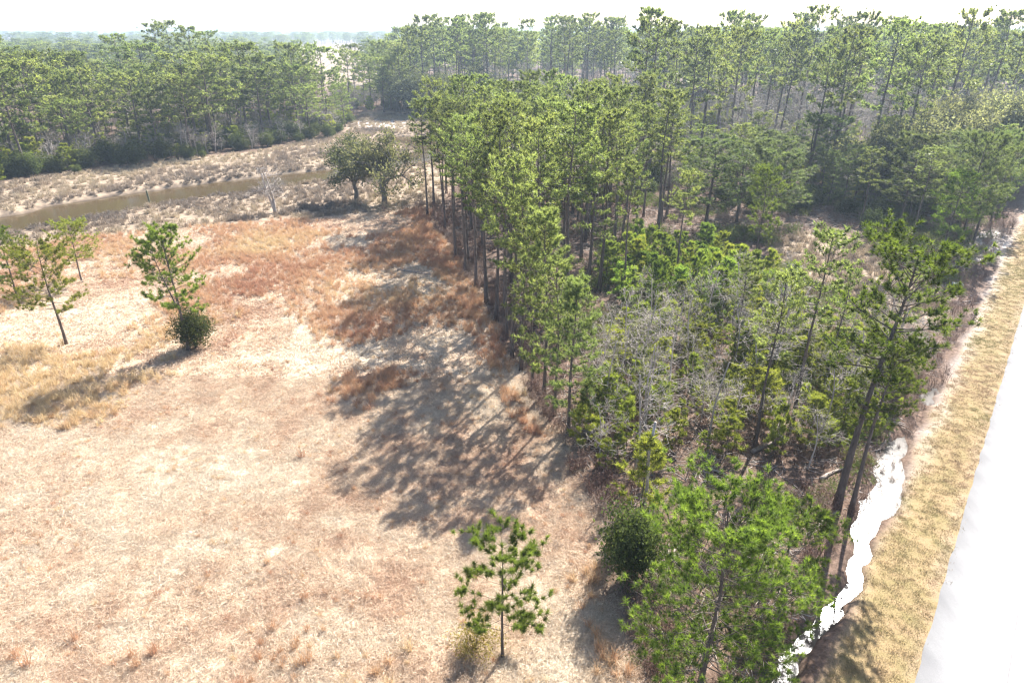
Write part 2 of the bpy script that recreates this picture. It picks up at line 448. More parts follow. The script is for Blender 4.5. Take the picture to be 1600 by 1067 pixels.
# ------------------------------------------------------------------ placing things
def place(kind, meshes, H, x, y, h, rot, label, category, group=None, wid=1.0, tilt=(0, 0), sink=0.0):
    root = bpy.data.objects.new(kind, None)
    root.empty_display_size = 0.5
    root.location = (x, y, float(height(np.array([x]), np.array([y]))[0]) - sink)
    s = h / H
    root.scale = (s * wid, s * wid, s)
    root.rotation_euler = (tilt[0], tilt[1], rot)
    root["label"] = label; root["category"] = category
    if group: root["group"] = group
    col.objects.link(root)
    for part, me in meshes.items():
        o = bpy.data.objects.new(part, me)
        o.parent = root
        col.objects.link(o)
    return root

def scatter_poly(rng, poly, n, mind, tries=40, ok=None):
    lo = poly.min(0); hi = poly.max(0); pts = []
    for _ in range(n * tries):
        if len(pts) >= n: break
        p = rng.uniform(lo, hi)
        if float(sdf(poly, np.array([p[0]]), np.array([p[1]]))[0]) > 0: continue
        if ok is not None and not ok(p): continue
        if pts and np.min(np.sum((np.array(pts) - p) ** 2, 1)) < mind * mind: continue
        pts.append(p)
    return pts

# ------------------------------------------------------------------ ground
def axis_coords(d0, d1, step, lo, hi, g1=1.02, l1=170.0, g2=1.16):
    c = list(np.arange(d0, d1 + step, step))
    for sgn, lim in ((1, hi), (-1, lo)):
        s = step; v = c[-1] if sgn > 0 else c[0]; out = []
        while (v < lim) if sgn > 0 else (v > lim):
            s *= g1 if abs(v) < l1 else g2
            v += sgn * s; out.append(v)
        c = c + out if sgn > 0 else out[::-1] + c
    return np.array(c)

def zones(x, y):
    """cover of the ground: field patch tone, forest litter, marsh, verge, sand"""
    q = road_q(x, y); r = np.hypot(x, y)
    e = 2.2 * (fbm(x * 0.25, y * 0.25, 41, 3) - 0.5)
    df = sdf(FIELD, x, y) + e; dm = sdf(MARSH, x, y) + e
    dsw = sdf(SWALE, x, y) + e
    verge = sstep(-2.75, -1.9, q + 0.5 * e) * (1 - sstep(14, 16, q))
    field = 1 - sstep(-0.6, 1.2, df)
    marsh = np.maximum(1 - sstep(-1.0, 1.0, dm), 1 - sstep(-1.0, 1.5, dsw)) * (1 - field)
    fm = np.zeros_like(r)
    for p in FARMARSH: fm = np.maximum(fm, 1 - sstep(-10, 25, sdf(p, x, y)))
    marsh = np.maximum(marsh, fm)
    field = field * (1 - verge); marsh = marsh * (1 - verge)
    forest = np.clip(1 - field - marsh - verge, 0, 1)
    sand = np.maximum(1 - sstep(-0.8, 0.8, sdf(SAND, x, y) + e * 0.6), 1 - sstep(-1, 1, sdf(SAND2, x, y)))
    t = road_t(x, y)
    bank = np.exp(-((q + 2.35 + 0.3 * np.sin(t * 0.9)) / 0.55) ** 2) * sstep(38, 50, t) * 0.5
    sand = np.maximum(sand, bank * (0.4 + 0.6 * vnoise(x * 1.5, y * 1.5, 77)))
    grit = np.exp(-((q - 0.62) / 0.34) ** 2) * sstep(0.25, 0.7, fbm(x * 1.1, y * 1.1, 79, 3))
    forest = np.maximum(forest, grit * 0.5); verge = verge * (1 - grit * 0.5)
    return field, forest, marsh, verge, sand

def patch_tone(x, y):
    p = 0.55 * fbm(x * 0.11, y * 0.11, 61, 4) + 0.45 * fbm(x * 0.5, y * 0.5, 67, 3)
    return np.clip((p - 0.5) * 2.0 + 0.47, 0, 1)

xs = axis_coords(-42, 48, 0.42, -9500, 9500)
ys = axis_coords(16, 76, 0.42, -60, 11000)
X, Y = np.meshgrid(xs, ys); Xf, Yf = X.ravel(), Y.ravel()
Z = height(Xf, Yf)
nx, ny = len(xs), len(ys)
ii = (np.arange(ny - 1)[:, None] * nx + np.arange(nx - 1)[None, :]).ravel()
quads = np.stack([ii, ii + 1, ii + nx + 1, ii + nx], 1)

def ground_material():
    m, nt, N, L = new_mat("ground_cover")
    out = N.new("ShaderNodeOutputMaterial"); d = N.new("ShaderNodeBsdfPrincipled"); d.inputs["Roughness"].default_value = 0.95
    d.inputs["Specular IOR Level"].default_value = 0.2
    geo = N.new("ShaderNodeNewGeometry"); pos = geo.outputs["Position"]
    def attr(n):
        a = N.new("ShaderNodeAttribute"); a.attribute_name = n; return a.outputs["Fac"]
    n_big = noise(N, L, pos, 0.9, 5, 0.6); n_mid = noise(N, L, pos, 4.0, 5, 0.65); n_fine = noise(N, L, pos, 17.0, 4, 0.7)
    # dry field grass
    ft = N.new("ShaderNodeMath"); ft.operation = 'MULTIPLY_ADD'; ft.inputs[1].default_value = 0.55
    L.new(n_mid.outputs[0], ft.inputs[0])
    at = N.new("ShaderNodeMath"); at.operation = 'MULTIPLY'; at.inputs[1].default_value = 0.62; L.new(attr("patch"), at.inputs[0]); L.new(at.outputs[0], ft.inputs[2])
    fr = ramp(N, [(0.22, (0.60, 0.505, 0.385)), (0.45, (0.55, 0.44, 0.32)), (0.66, (0.49, 0.36, 0.25)), (0.9, (0.37, 0.245, 0.16))]); L.new(ft.outputs[0], fr.inputs[0])
    fl = ramp(N, [(0.28, (0.42, 0.35, 0.30)), (0.46, (1, 1, 1))]); L.new(n_fine.outputs[0], fl.inputs[0])
    field = mixc(N, L, 0.8, fr.outputs[0], fl.outputs[0], 'MULTIPLY')
    # pine straw and leaf litter
    lr = ramp(N, [(0.3, (0.075, 0.05, 0.036)), (0.5, (0.16, 0.105, 0.075)), (0.72, (0.27, 0.185, 0.135))]); L.new(n_mid.outputs[0], lr.inputs[0])
    litter = mixc(N, L, 0.7, lr.outputs[0], fl.outputs[0], 'MULTIPLY')
    # marsh
    mr = ramp(N, [(0.3, (0.15, 0.115, 0.085)), (0.5, (0.31, 0.235, 0.165)), (0.7, (0.45, 0.36, 0.25))]); L.new(n_big.outputs[0], mr.inputs[0])
    # mown verge
    vr = ramp(N, [(0.3, (0.23, 0.19, 0.08)), (0.45, (0.29, 0.22, 0.105)), (0.6, (0.335, 0.24, 0.125)), (0.75, (0.33, 0.22, 0.13))]); L.new(n_big.outputs[0], vr.inputs[0])
    verge = mixc(N, L, 0.55, vr.outputs[0], fl.outputs[0], 'MULTIPLY')
    sr = ramp(N, [(0.3, (0.45, 0.38, 0.33)), (0.7, (0.68, 0.63, 0.58))]); L.new(n_mid.outputs[0], sr.inputs[0])
    c = mixc(N, L, attr("forest"), field, litter)
    c = mixc(N, L, attr("marsh"), c, mr.outputs[0])
    c = mixc(N, L, attr("verge"), c, verge)
    c = mixc(N, L, attr("sand"), c, sr.outputs[0])
    c = mixc(N, L, attr("mud"), c, (0.075, 0.055, 0.04))
    L.new(c, d.inputs["Base Color"])
    ad = N.new("ShaderNodeMath"); ad.operation = 'ADD'; L.new(n_mid.outputs[0], ad.inputs[0]); L.new(n_fine.outputs[0], ad.inputs[1])
    bp = N.new("ShaderNodeBump"); bp.inputs["Strength"].default_value = 0.7; bp.inputs["Distance"].default_value = 0.06
    L.new(ad.outputs[0], bp.inputs["Height"]); L.new(bp.outputs[0], d.inputs["Normal"])
    L.new(d.outputs[0], out.inputs[0])
    return m

me = raw_mesh("ground", np.stack([Xf, Yf, Z], 1), quads, ground_material(), None, True)
zf, zo, zm, zv, zs = zones(Xf, Yf)
mud = 1 - sstep(-0.62, -0.36, Z)
mud = np.maximum(mud, (1 - sstep(-0.34, -0.20, ditch(Xf, Yf))) * (1 - zv))
for n_, v_ in (("forest", zo), ("marsh", zm), ("verge", zv), ("sand", zs), ("patch", patch_tone(Xf, Yf)), ("mud", mud)):
    a_ = me.attributes.new(n_, 'FLOAT', 'POINT'); a_.data.foreach_set("value", np.asarray(v_, dtype=np.float32))
ground = bpy.data.objects.new("ground", me); ground["kind"] = "structure"; col.objects.link(ground)

# road: raised slab with ragged edge
def road_material():
    m, nt, N, L = new_mat("road_surface")
    out = N.new("ShaderNodeOutputMaterial"); d = N.new("ShaderNodeBsdfPrincipled")
    geo = N.new("ShaderNodeNewGeometry"); pos = geo.outputs["Position"]
    mp = N.new("ShaderNodeMapping"); mp.inputs["Rotation"].default_value = (0, 0, RA); mp.inputs["Scale"].default_value = (1, 0.12, 1)
    L.new(pos, mp.inputs[0])
    n1 = noise(N, L, mp.outputs[0], 1.1, 4); n2 = noise(N, L, pos, 30, 3)
    r = ramp(N, [(0.3, (0.225, 0.222, 0.224)), (0.7, (0.29, 0.287, 0.286))]); L.new(n1.outputs[0], r.inputs[0])
    r2 = ramp(N, [(0.3, (0.8, 0.8, 0.8)), (0.6, (1, 1, 1))]); L.new(n2.outputs[0], r2.inputs[0])
    L.new(mixc(N, L, 1.0, r.outputs[0], r2.outputs[0], 'MULTIPLY'), d.inputs["Base Color"])
    d.inputs["Roughness"].default_value = 0.62
    bp = N.new("ShaderNodeBump"); bp.inputs["Strength"].default_value = 0.25; bp.inputs["Distance"].default_value = 0.01
    L.new(n2.outputs[0], bp.inputs["Height"]); L.new(bp.outputs[0], d.inputs["Normal"])
    L.new(d.outputs[0], out.inputs[0])
    return m

M_ROAD = road_material()
ts = np.arange(-40, 700, 0.4)
el = ROAD_L + 0.16 * (fbm(ts * 0.7, ts * 0, 91, 4) - 0.5); er = ROAD_R + 0.16 * (fbm(ts * 0.7, ts * 0 + 5, 93, 4) - 0.5)
qs = [el - 0.03, el, ts * 0 + (ROAD_L + ROAD_R) / 2, er, er + 0.03]
zsr = [-0.15, 0.07, 0.12, 0.07, -0.15]
V = np.concatenate([np.stack([ts * RD[0] + q_ * RN[0], ts * RD[1] + q_ * RN[1], np.full(len(ts), z_)], 1) for q_, z_ in zip(qs, zsr)])
nt_ = len(ts); i_ = np.arange(nt_ - 1)
Fq = np.concatenate([np.stack([k_ * nt_ + i_, (k_ + 1) * nt_ + i_, (k_ + 1) * nt_ + i_ + 1, k_ * nt_ + i_ + 1], 1) for k_ in range(4)])
road = bpy.data.objects.new("road", raw_mesh("road", V, Fq, M_ROAD)); road["kind"] = "structure"; col.objects.link(road)
m_, nt2, N_, L_ = new_mat("seam_tar"); o_ = N_.new("ShaderNodeOutputMaterial"); d_ = N_.new("ShaderNodeBsdfPrincipled")
d_.inputs["Base Color"].default_value = (0.16, 0.15, 0.15, 1); d_.inputs["Roughness"].default_value = 0.8; L_.new(d_.outputs[0], o_.inputs[0])
sq = (ROAD_L + ROAD_R) / 2 - 0.05 + 0.03 * (fbm(ts * 1.3, ts * 0, 95, 3) - 0.5)
sw = 0.010 + 0.012 * vnoise(ts * 0.8, ts * 0, 97)
V = np.concatenate([np.stack([ts * RD[0] + q_ * RN[0], ts * RD[1] + q_ * RN[1], np.full(len(ts), 0.1235)], 1) for q_ in (sq - sw, sq + sw)])
seam = bpy.data.objects.new("seam", raw_mesh("seam", V, np.stack([i_, nt_ + i_, nt_ + i_ + 1, i_ + 1], 1), m_)); seam.parent = road; col.objects.link(seam)

def water_material(name, colr, rough, scale, strength, dist, spec=0.5):
    m, nt, N, L = new_mat(name)
    out = N.new("ShaderNodeOutputMaterial"); d = N.new("ShaderNodeBsdfPrincipled")
    d.inputs["Base Color"].default_value = (*colr, 1); d.inputs["Roughness"].default_value = rough; d.inputs["IOR"].default_value = 1.33; d.inputs["Specular IOR Level"].default_value = spec
    geo = N.new("ShaderNodeNewGeometry")
    n = noise(N, L, geo.outputs["Position"], scale, 4)
    bp = N.new("ShaderNodeBump"); bp.inputs["Strength"].default_value = strength; bp.inputs["Distance"].default_value = dist
    L.new(n.outputs[0], bp.inputs["Height"]); L.new(bp.outputs[0], d.inputs["Normal"])
    L.new(d.outputs[0], out.inputs[0])
    return m

def sheet(name, pts, z, mat):
    me = bpy.data.meshes.new(name); me.from_pydata([(p[0], p[1], z) for p in pts], [], [tuple(range(len(pts)))]); me.update()
    me.materials.append(mat)
    o = bpy.data.objects.new(name, me); o["kind"] = "structure"; col.objects.link(o); return o

# creek water as strip cells inside a widened creek outline
cx = np.arange(-330, 60, 1.5); cy = np.arange(60, 240, 1.5)
CX, CY = np.meshgrid(cx, cy); keep = sdf(CREEK, CX.ravel() + 0.75, CY.ravel() + 0.75) < 4.5
idx = np.nonzero(keep)[0]
cv = np.stack([CX.ravel(), CY.ravel()], 1)[idx]
cq = (cv[:, None, :] + np.array([[0, 0], [1.5, 0], [1.5, 1.5], [0, 1.5]])[None]).reshape(-1, 2)
key = np.round(cq * 2).astype(int); uq, inv = np.unique(key, axis=0, return_inverse=True)
inv = inv.reshape(-1)
cme = raw_mesh("creek", np.concatenate([uq / 2.0, np.full((len(uq), 1), -0.62)], 1), inv.reshape(-1, 4), water_material("creek_water", (0.078, 0.054, 0.026), 0.12, 0.8, 0.12, 0.05, 0.25))
creek = bpy.data.objects.new("creek", cme); creek["kind"] = "structure"; col.objects.link(creek)
tq = np.arange(14, 62, 0.8)
sheet("ditch_water", [tuple(RD * t + RN * -6.6) for t in tq] + [tuple(RD * t + RN * -1.1) for t in tq[::-1]], -0.40, water_material("ditch_water", (0.10, 0.085, 0.065), 0.16, 5.0, 0.30, 0.025))

# ------------------------------------------------------------------ tree kinds
NV = 5
HERO = [pine_meshes("hero_pine%d" % i, 100 + i, 10, 0.28, 2.7, 46, 0.34, 30, 0.016, M_NEEDLE_B, sub=7, dens=1.1, top=0.35, r0=0.14) for i in range(3)]
MID = [pine_meshes("grove_pine%d" % i, 200 + i, 18, [0.50, 0.54, 0.62, 0.44, 0.58, 0.52][i], [2.9, 2.6, 2.3, 3.1, 2.6, 2.3][i], 32, 0.40, 13, 0.036, M_NEEDLE, sub=7, dens=1.0, top=0.3, sides=6, brsides=3) for i in range(6)]
TALL = [pine_meshes("tall_pine%d" % i, 300 + i, 26, [0.50, 0.58, 0.62, 0.46, 0.55][i], [4.4, 3.9, 3.5, 4.8, 4.1][i], 26, 0.68, 16, 0.075, M_NEEDLE, sub=13, dens=0.7, top=0.3, tq0=0.6, sides=6, brsides=3, r0=0.36) for i in range(5)]
BROAD = [pine_meshes("broad_pine%d" % i, 350 + i, 20, [0.34, 0.42, 0.28, 0.46][i], [5.4, 5.0, 4.6, 5.6][i], 28, 0.66, 16, 0.072, M_NEEDLE, sub=15, dens=0.7, top=0.3, tq0=0.55, sides=6, brsides=3, r0=0.30) for i in range(4)]
YOUNG = [pine_meshes("young_pine%d" % i, 400 + i, 4, 0.08, 1.2, 26, 0.32, 22, 0.018, M_NEEDLE_Y, sub=4, dens=1.5, top=0.7, sides=5, brsides=3, deadlimbs=0) for i in range(4)]
M_THICK = foliage_mat("thicket_needles", (0.08, 0.115, 0.03), (0.135, 0.185, 0.045), (0.20, 0.26, 0.065), 0.5, obj_var=0.4)
M_DARKN = foliage_mat("dark_needles", (0.048, 0.066, 0.034), (0.088, 0.115, 0.054), (0.14, 0.17, 0.08), 0.5)
M_PALEOAK = foliage_mat("pale_oak_leaves", (0.10, 0.105, 0.072), (0.17, 0.175, 0.122), (0.25, 0.255, 0.185), 0.42, rough=0.7, spec=0.1)
YOUNGB = [({'trunk': m['trunk'], 'limbs': m['limbs'], 'crown': m['crown'].copy()}, h) for m, h in YOUNG]
for m, h in YOUNGB: m['crown'].materials[0] = M_THICK
BARE = [bare_meshes("bare_tree%d" % i, 500 + i, 8, M_GREYBARK, r0=0.085, kids=(3, 4), multi=[1, 1, 2, 1][i]) for i in range(4)]
BAREBIG = [bare_meshes("bare_big%d" % i, 520 + i, 15, M_GREYBARK, r0=0.15, kids=(3, 4)) for i in range(3)]
OAK = [oak_meshes("oak%d" % i, 600 + i, 10, 4.0, M_OAKLEAF, leaf=0.17, k=11) for i in range(3)]
PALEOAK = [({'trunk': m['trunk'], 'branches': m['branches'], 'crown': m['crown'].copy()}, h) for m, h in OAK]
for m, h in PALEOAK: m['crown'].materials[0] = M_PALEOAK
HEROD = [({'trunk': m['trunk'], 'limbs': m['limbs'], 'crown': m['crown'].copy()}, h) for m, h in HERO]
for m, h in HEROD: m['crown'].materials[0] = M_DARKN
SHRUB = [shrub_meshes("shrub%d" % i, 700 + i, 3, 1.6, M_SHRUB, leaf=0.085, n=1100, k=7) for i in range(3)]
YSHRUB = shrub_meshes("yshrub", 720, 1.6, 1.7, M_YSHRUB, leaf=0.07, n=420, k=5)

rng = np.random.default_rng(7)
def rot(): return float(rng.uniform(0, 6.283))

# ------------------------------------------------------------------ single trees of the field and the wood's edge
FIELD1 = pine_meshes("field_pine_a", 11, 11.2, 0.36, 2.7, 60, 0.34, 30, 0.019, M_NEEDLE_B, sub=6, dens=1.0, top=0.45, fork=True, r0=0.17)
FIELD2 = pine_meshes("field_pine_b", 12, 9.0, 0.34, 3.1, 46, 0.31, 28, 0.018, M_NEEDLE_Y, sub=8, dens=1.1, top=0.30, r0=0.14)
SPARSE = pine_meshes("sparse_pine", 13, 7.1, 0.20, 2.2, 28, 0.34, 64, 0.014, M_THICK, sub=5, dens=1.0, top=0.25, deadlimbs=8, r0=0.085)
BIG = pine_meshes("big_pine", 14, 11.0, 0.14, 3.8, 84, 0.31, 46, 0.0115, M_NEEDLE_B, sub=10, dens=1.3, top=0.25, deadlimbs=10, r0=0.17)
LEAN = pine_meshes("lean_pine", 15, 16.0, 0.54, 3.2, 44, 0.34, 30, 0.019, M_NEEDLE_B, lean=0.05, sub=8, dens=1.1, top=0.25, r0=0.24)
LOW = pine_meshes("low_pine", 16, 11.2, 0.14, 2.1, 64, 0.32, 24, 0.017, M_NEEDLE, sub=6, dens=1.1, top=0.45, r0=0.14)

def at(px, py, *a, **k):
    x, y = G(px, py); return place(a[0], a[1][0], a[1][1], x, y, *a[2:], **k)

at(295, 547, "pine_tree", FIELD1, 11.2, 0.2, "fork-trunked pine with a dark shrub round its foot on dry field", "pine tree")
at(306, 543, "shrub", SHRUB[0], 3.9, 0.4, "rounded dark green shrub at the foot of fork-trunked field pine", "shrub", wid=0.88)
at(104, 537, "pine_tree", FIELD2, 9.2, 1.0, "flat-topped yellow-green pine with bare lower trunk on dry field", "pine tree")
at(128, 440, "pine_tree", FIELD2, 6.9, 3.6, "small pine with spreading crown behind the flat-topped field pine", "pine tree", wid=1.0)
at(28, 468, "pine_tree", HERO[1], 7.6, 2.2, "small dark pine beside the flat-topped field pine", "pine tree", wid=1.0)
at(-22, 500, "pine_tree", HERO[2], 8.0, 4.0, "half-seen small pine at the outer end of the field pine row", "pine tree")
at(785, 1024, "pine_tree", SPARSE, 6.6, 0.7, "thin young pine with sparse tufts standing alone on matted grass", "pine tree")
at(742, 1010, "shrub", YSHRUB, 1.3, 0.3, "low yellow-green shrub below the thin sparse pine", "shrub")
at(1092, 1082, "pine_tree", BIG, 10.0, 0.5, "large bushy bright pine beside the ditch and the dry field", "pine tree")
at(1208, 1000, "pine_tree", HERO[0], 7.4, 1.4, "bushy pine leaning over ditch pool behind the large bushy pine", "pine tree", wid=1.15)
at(985, 905, "shrub", SHRUB[1], 4.9, 1.2, "tall dense dark evergreen shrub beside the large bushy pine", "shrub", wid=0.72)
at(1000, 800, "pine_tree", YOUNG[1], 5.2, 0.3, "bright young pine behind the tall dense evergreen shrub", "pine tree", wid=1.0)
at(1308, 790, "pine_tree", LEAN, 16.3, 0.0, "tall leaning pine with bare dark trunk beside the ditch", "pine tree", wid=1.0)
at(1330, 795, "pine_tree", LEAN, 11.0, 0.5, "shorter leaning pine right beside the tall leaning one at ditch", "pine tree", wid=0.95)
at(888, 675, "pine_tree", LOW, 11.3, 0.0, "pine with foliage nearly to the ground at the field edge", "pine tree", wid=1.0)
at(850, 618, "pine_tree", LOW, 14.5, 2.0, "taller slim pine tucked behind the low-branched field-edge pine", "pine tree", wid=0.9)
at(800, 560, "pine_tree", MID[3], 17.0, 1.0, "dark pine standing out from the grove on field edge", "pine tree")
at(668, 338, "pine_tree", MID[2], 17.0, 1.0, "thin-stemmed pine at the grove's creek end apart from others", "pine tree")
# pines of the open wet wood beside the road
for px, py, h, k, lab in ((1180, 695, 12.5, 1, "slender pine with high small crown among the bare grey trees"), (1237, 665, 14.5, 4, "tall thin pine with twisted bare upper limbs among the saplings"), (1292, 590, 9.5, 0, "slender pine beside the tall thin twisted pine"), (1145, 560, 9.0, 5, "slim pine in front of the bright sapling thicket"), (1390, 590, 9.0, 1, "dark pine behind the leaning pine on the swale edge"), (975, 470, 14.0, 2, "pine with bare straight trunk at the thicket's field corner"), (1055, 455, 13.0, 4, "pine rising out of the bright sapling thicket")):
    at(px, py, "pine_tree", MID[k], h, rot(), lab, "pine tree", wid=0.95)
at(1180, 402, "pine_tree", HERO[1], 11.2, 0.5, "round-crowned bright pine behind the sapling thicket", "pine tree", wid=0.85)

# creekside oaks and lone lichened tree
at(556, 312, "oak_tree", OAK[0], 10.4, 0.5, "smaller dark oak of the pair on the creek bank", "oak tree")
at(601, 318, "oak_tree", PALEOAK[1], 11.6, 1.7, "spreading grey-green oak, larger of the pair on creek bank", "oak tree", wid=0.9)
at(430, 332, "bare_tree", bare_meshes("creek_tree", 540, 7, M_GREYBARK, r0=0.17, kids=(3, 4), multi=2), 7.4, 0.5, "small lone leafless tree on the marsh beside creek", "bare tree", wid=1.4)

# ------------------------------------------------------------------ stands of pines
LOOK = {}
for L_, ds in ((MID, ("with a full crown", "with a middling crown", "with a small high crown", "with a deep wide crown", "with a high crown", "with a narrow crown")),
              (TALL, ("with a full crown", "with a high crown", "with a small high crown", "with a deep wide crown", "with a middling crown")),
              (BROAD, ("with a broad crown", "with a broad raised crown", "with a bushy low crown", "with a wide high crown")),
              (HERO, ("of bright bushy shape",) * 3), (HEROD, ("of dark bushy shape",) * 3)):
    for k_, d_ in zip(L_, ds): LOOK[id(k_)] = d_

def dist(poly, x, y): return float(sdf(poly, np.array([x]), np.array([y]))[0])
def size_word(h, lo, hi, words=("short", "medium-high", "tall")):
    return words[0] if h < lo + (hi - lo) / 3 else words[1] if h < lo + 2 * (hi - lo) / 3 else words[2]

def stand(poly, n, mind, kinds, hr, label, group, wid=(0.9, 1.15), ok=None, kind="pine_tree", cat="pine tree", tilt=0.02):
    pts = scatter_poly(rng, poly, n, mind, ok=ok)
    for x, y in pts:
        k = kinds[rng.integers(len(kinds))]; h = float(rng.uniform(*hr))
        place(kind, k[0], k[1], x, y, h, rot(), label(x, y, h, LOOK.get(id(k), "")), cat, group, wid=float(rng.uniform(*wid)), tilt=(float(rng.normal(0, tilt)), float(rng.normal(0, tilt))))
    return len(pts)

THICK = GP([(945, 425), (1010, 400), (1110, 402), (1220, 440), (1245, 495), (1130, 520), (1000, 485), (945, 460)])
GROVE = GP([(672, 330), (700, 392), (755, 440), (785, 500), (815, 555), (870, 560), (925, 490), (950, 425), (1000, 385), (1060, 345), (1020, 300), (850, 285), (700, 285)])
def lab_grove(x, y, h, look):
    w = "at the dry field's edge" if dist(FIELD, x, y) < 3.5 else "beside the bright young thicket" if dist(THICK, x, y) < 7 else "on the grove's creek side" if y > 110 else "inside the dense grove"
    return "%s slender pine %s %s" % (size_word(h, 15.5, 20), look, w)
cnt = {}
for px, py, h in ((712, 402, 16.5), (728, 424, 17.5), (744, 446, 16), (760, 472, 17.5), (776, 500, 16), (792, 530, 15), (814, 578, 15.5), (832, 604, 13), (866, 648, 12)):
    x_, y_ = G(px, py); k_ = MID[int(rng.integers(6))]
    place("pine_tree", k_[0], k_[1], x_, y_, h, rot(), lab_grove(x_, y_, h, LOOK[id(k_)]), "pine tree", "pines of the grove", wid=float(rng.uniform(0.9, 1.15)))
cnt['grove'] = stand(GROVE, 78, 3.1, MID, (15.5, 20.0), lab_grove, "pines of the grove")
LEFTW = GP([(-120, 302), (0, 285), (100, 271), (250, 251), (400, 235), (543, 207), (540, 178), (400, 195), (200, 205), (0, 222), (-120, 235)])
def lab_left(x, y, h, look):
    w = "in the front row facing the creek" if dist(MARSH, x, y) < 14 else "behind the front row beyond the creek"
    return "%s pine %s %s" % (size_word(h, 11.5, 22.5), look, w)
for px, py, h in ((262, 172, 27), (284, 168, 28), (318, 170, 26.5), (338, 176, 25), (20, 205, 24), (205, 190, 24)):
    x_, y_ = G(px, py); k_ = TALL[int(rng.integers(5))]
    place("pine_tree", k_[0], k_[1], x_, y_, h, rot(), "towering pine %s rising over the wood beyond the creek" % LOOK[id(k_)], "pine tree", "pines beyond the creek", wid=1.2)
cnt['left'] = stand(LEFTW, 68, 5.6, BROAD + BROAD + TALL[3:4], (11.5, 22.5), lab_left, "pines beyond the creek", wid=(1.05, 1.6))
BACKW = GP([(640, 176), (700, 172), (1010, 176), (1010, 146), (700, 146), (640, 152)])
cnt['back'] = stand(BACKW, 38, 4.6, TALL[:3] + TALL[4:], (25, 31), lambda x, y, h, look: "%s bare-trunked pine %s in the far stand behind the creek" % (size_word(h, 25, 31, ("lower", "high", "towering")), look), "pines of the far stand")
BEND = GP([(545, 172), (640, 179), (680, 165), (660, 148), (580, 145), (540, 155)])
cnt['bend'] = stand(BEND, 14, 6.0, BROAD, (15, 22), lambda x, y, h, look: "%s bushy pine %s behind the sandy creek bank" % (size_word(h, 15, 22), look), "pines behind the creek bend", wid=(1.0, 1.25))
RIGHTW = GP([(1000, 300), (1090, 285), (1250, 300), (1440, 305), (1580, 285), (1760, 250), (1760, 190), (1400, 180), (1100, 180), (980, 195)])
def lab_right(x, y, h, look):
    w = "close to the road" if road_q(x, y) > -40 else "deep in the roadside wood" if y > 185 else "behind the roadside wood's front trees"
    return "%s straight pine %s %s" % (size_word(h, 21, 30, ("lower", "high", "towering")), look, w)
cnt['right'] = stand(RIGHTW, 66, 4.8, TALL, (21, 30), lab_right, "pines of the roadside wood", wid=(0.85, 1.1), ok=lambda p: road_q(p[0], p[1]) < -6)
MIDR = GP([(1080, 365), (1180, 370), (1240, 352), (1340, 360), (1440, 395), (1500, 392), (1560, 330), (1590, 300), (1480, 285), (1200, 285), (1080, 300)])
def lab_midr(x, y, h, look):
    w = "at the verge side of the wood" if road_q(x, y) > -14 else "facing the open swale" if dist(SWALE, x, y) < 6 else "between grove and roadside wood" if x < 42 else "in the roadside wood's front row"
    return "%s pine %s %s" % (size_word(h, 6.5, 13, ("low", "middling", "taller")), look, w)
for px, py, h, k_, lab in ((1496, 396, 14.5, HEROD[0], "tall dark bushy pine beside the white sand patch"), (1520, 380, 12.5, HEROD[1], "dark bushy pine between sand patch and tall dark pine"), (1546, 352, 13.0, HEROD[2], "dark verge-side pine beyond the white sand patch"), (1566, 332, 11.0, MID[0], "thin verge-side pine past the dark verge-side pine"), (1470, 402, 10.5, HERO[2], "bright bushy pine at the swale's verge corner")):
    at(px, py, "pine_tree", k_, h, rot(), lab, "pine tree", "front pines of the roadside wood", wid=0.95)
cnt['midr'] = stand(MIDR, 38, 3.0, MID[:3] + HERO[:1] + HEROD + HEROD[:1], (6.5, 13), lab_midr, "front pines of the roadside wood", wid=(1.15, 1.6), ok=lambda p: road_q(p[0], p[1]) < -4.2)
OAKR = GP([(1330, 320), (1450, 320), (1580, 295), (1650, 270), (1560, 265), (1400, 285)])
cnt['oakr'] = stand(OAKR, 12, 5.6, PALEOAK, (12, 16.5), lambda x, y, h, look: "%s grey-green oak among front pines %s" % (size_word(h, 12, 16.5, ("low", "middling", "tall")), "near the road" if road_q(x, y) > -18 else "inside the roadside wood"), "oaks by the road", wid=(0.9, 1.15), kind="oak_tree", cat="oak tree", ok=lambda p: road_q(p[0], p[1]) < -5)
OAKB = GP([(610, 182), (700, 184), (760, 172), (640, 160)])
cnt['oakb'] = stand(OAKB, 10, 5, OAK, (11, 16), lambda x, y, h, look: "%s dark round oak below the far stand of pines" % size_word(h, 11, 16, ("low", "middling", "tall")), "dark oaks behind creek", kind="oak_tree", cat="oak tree", wid=(1.1, 1.4))

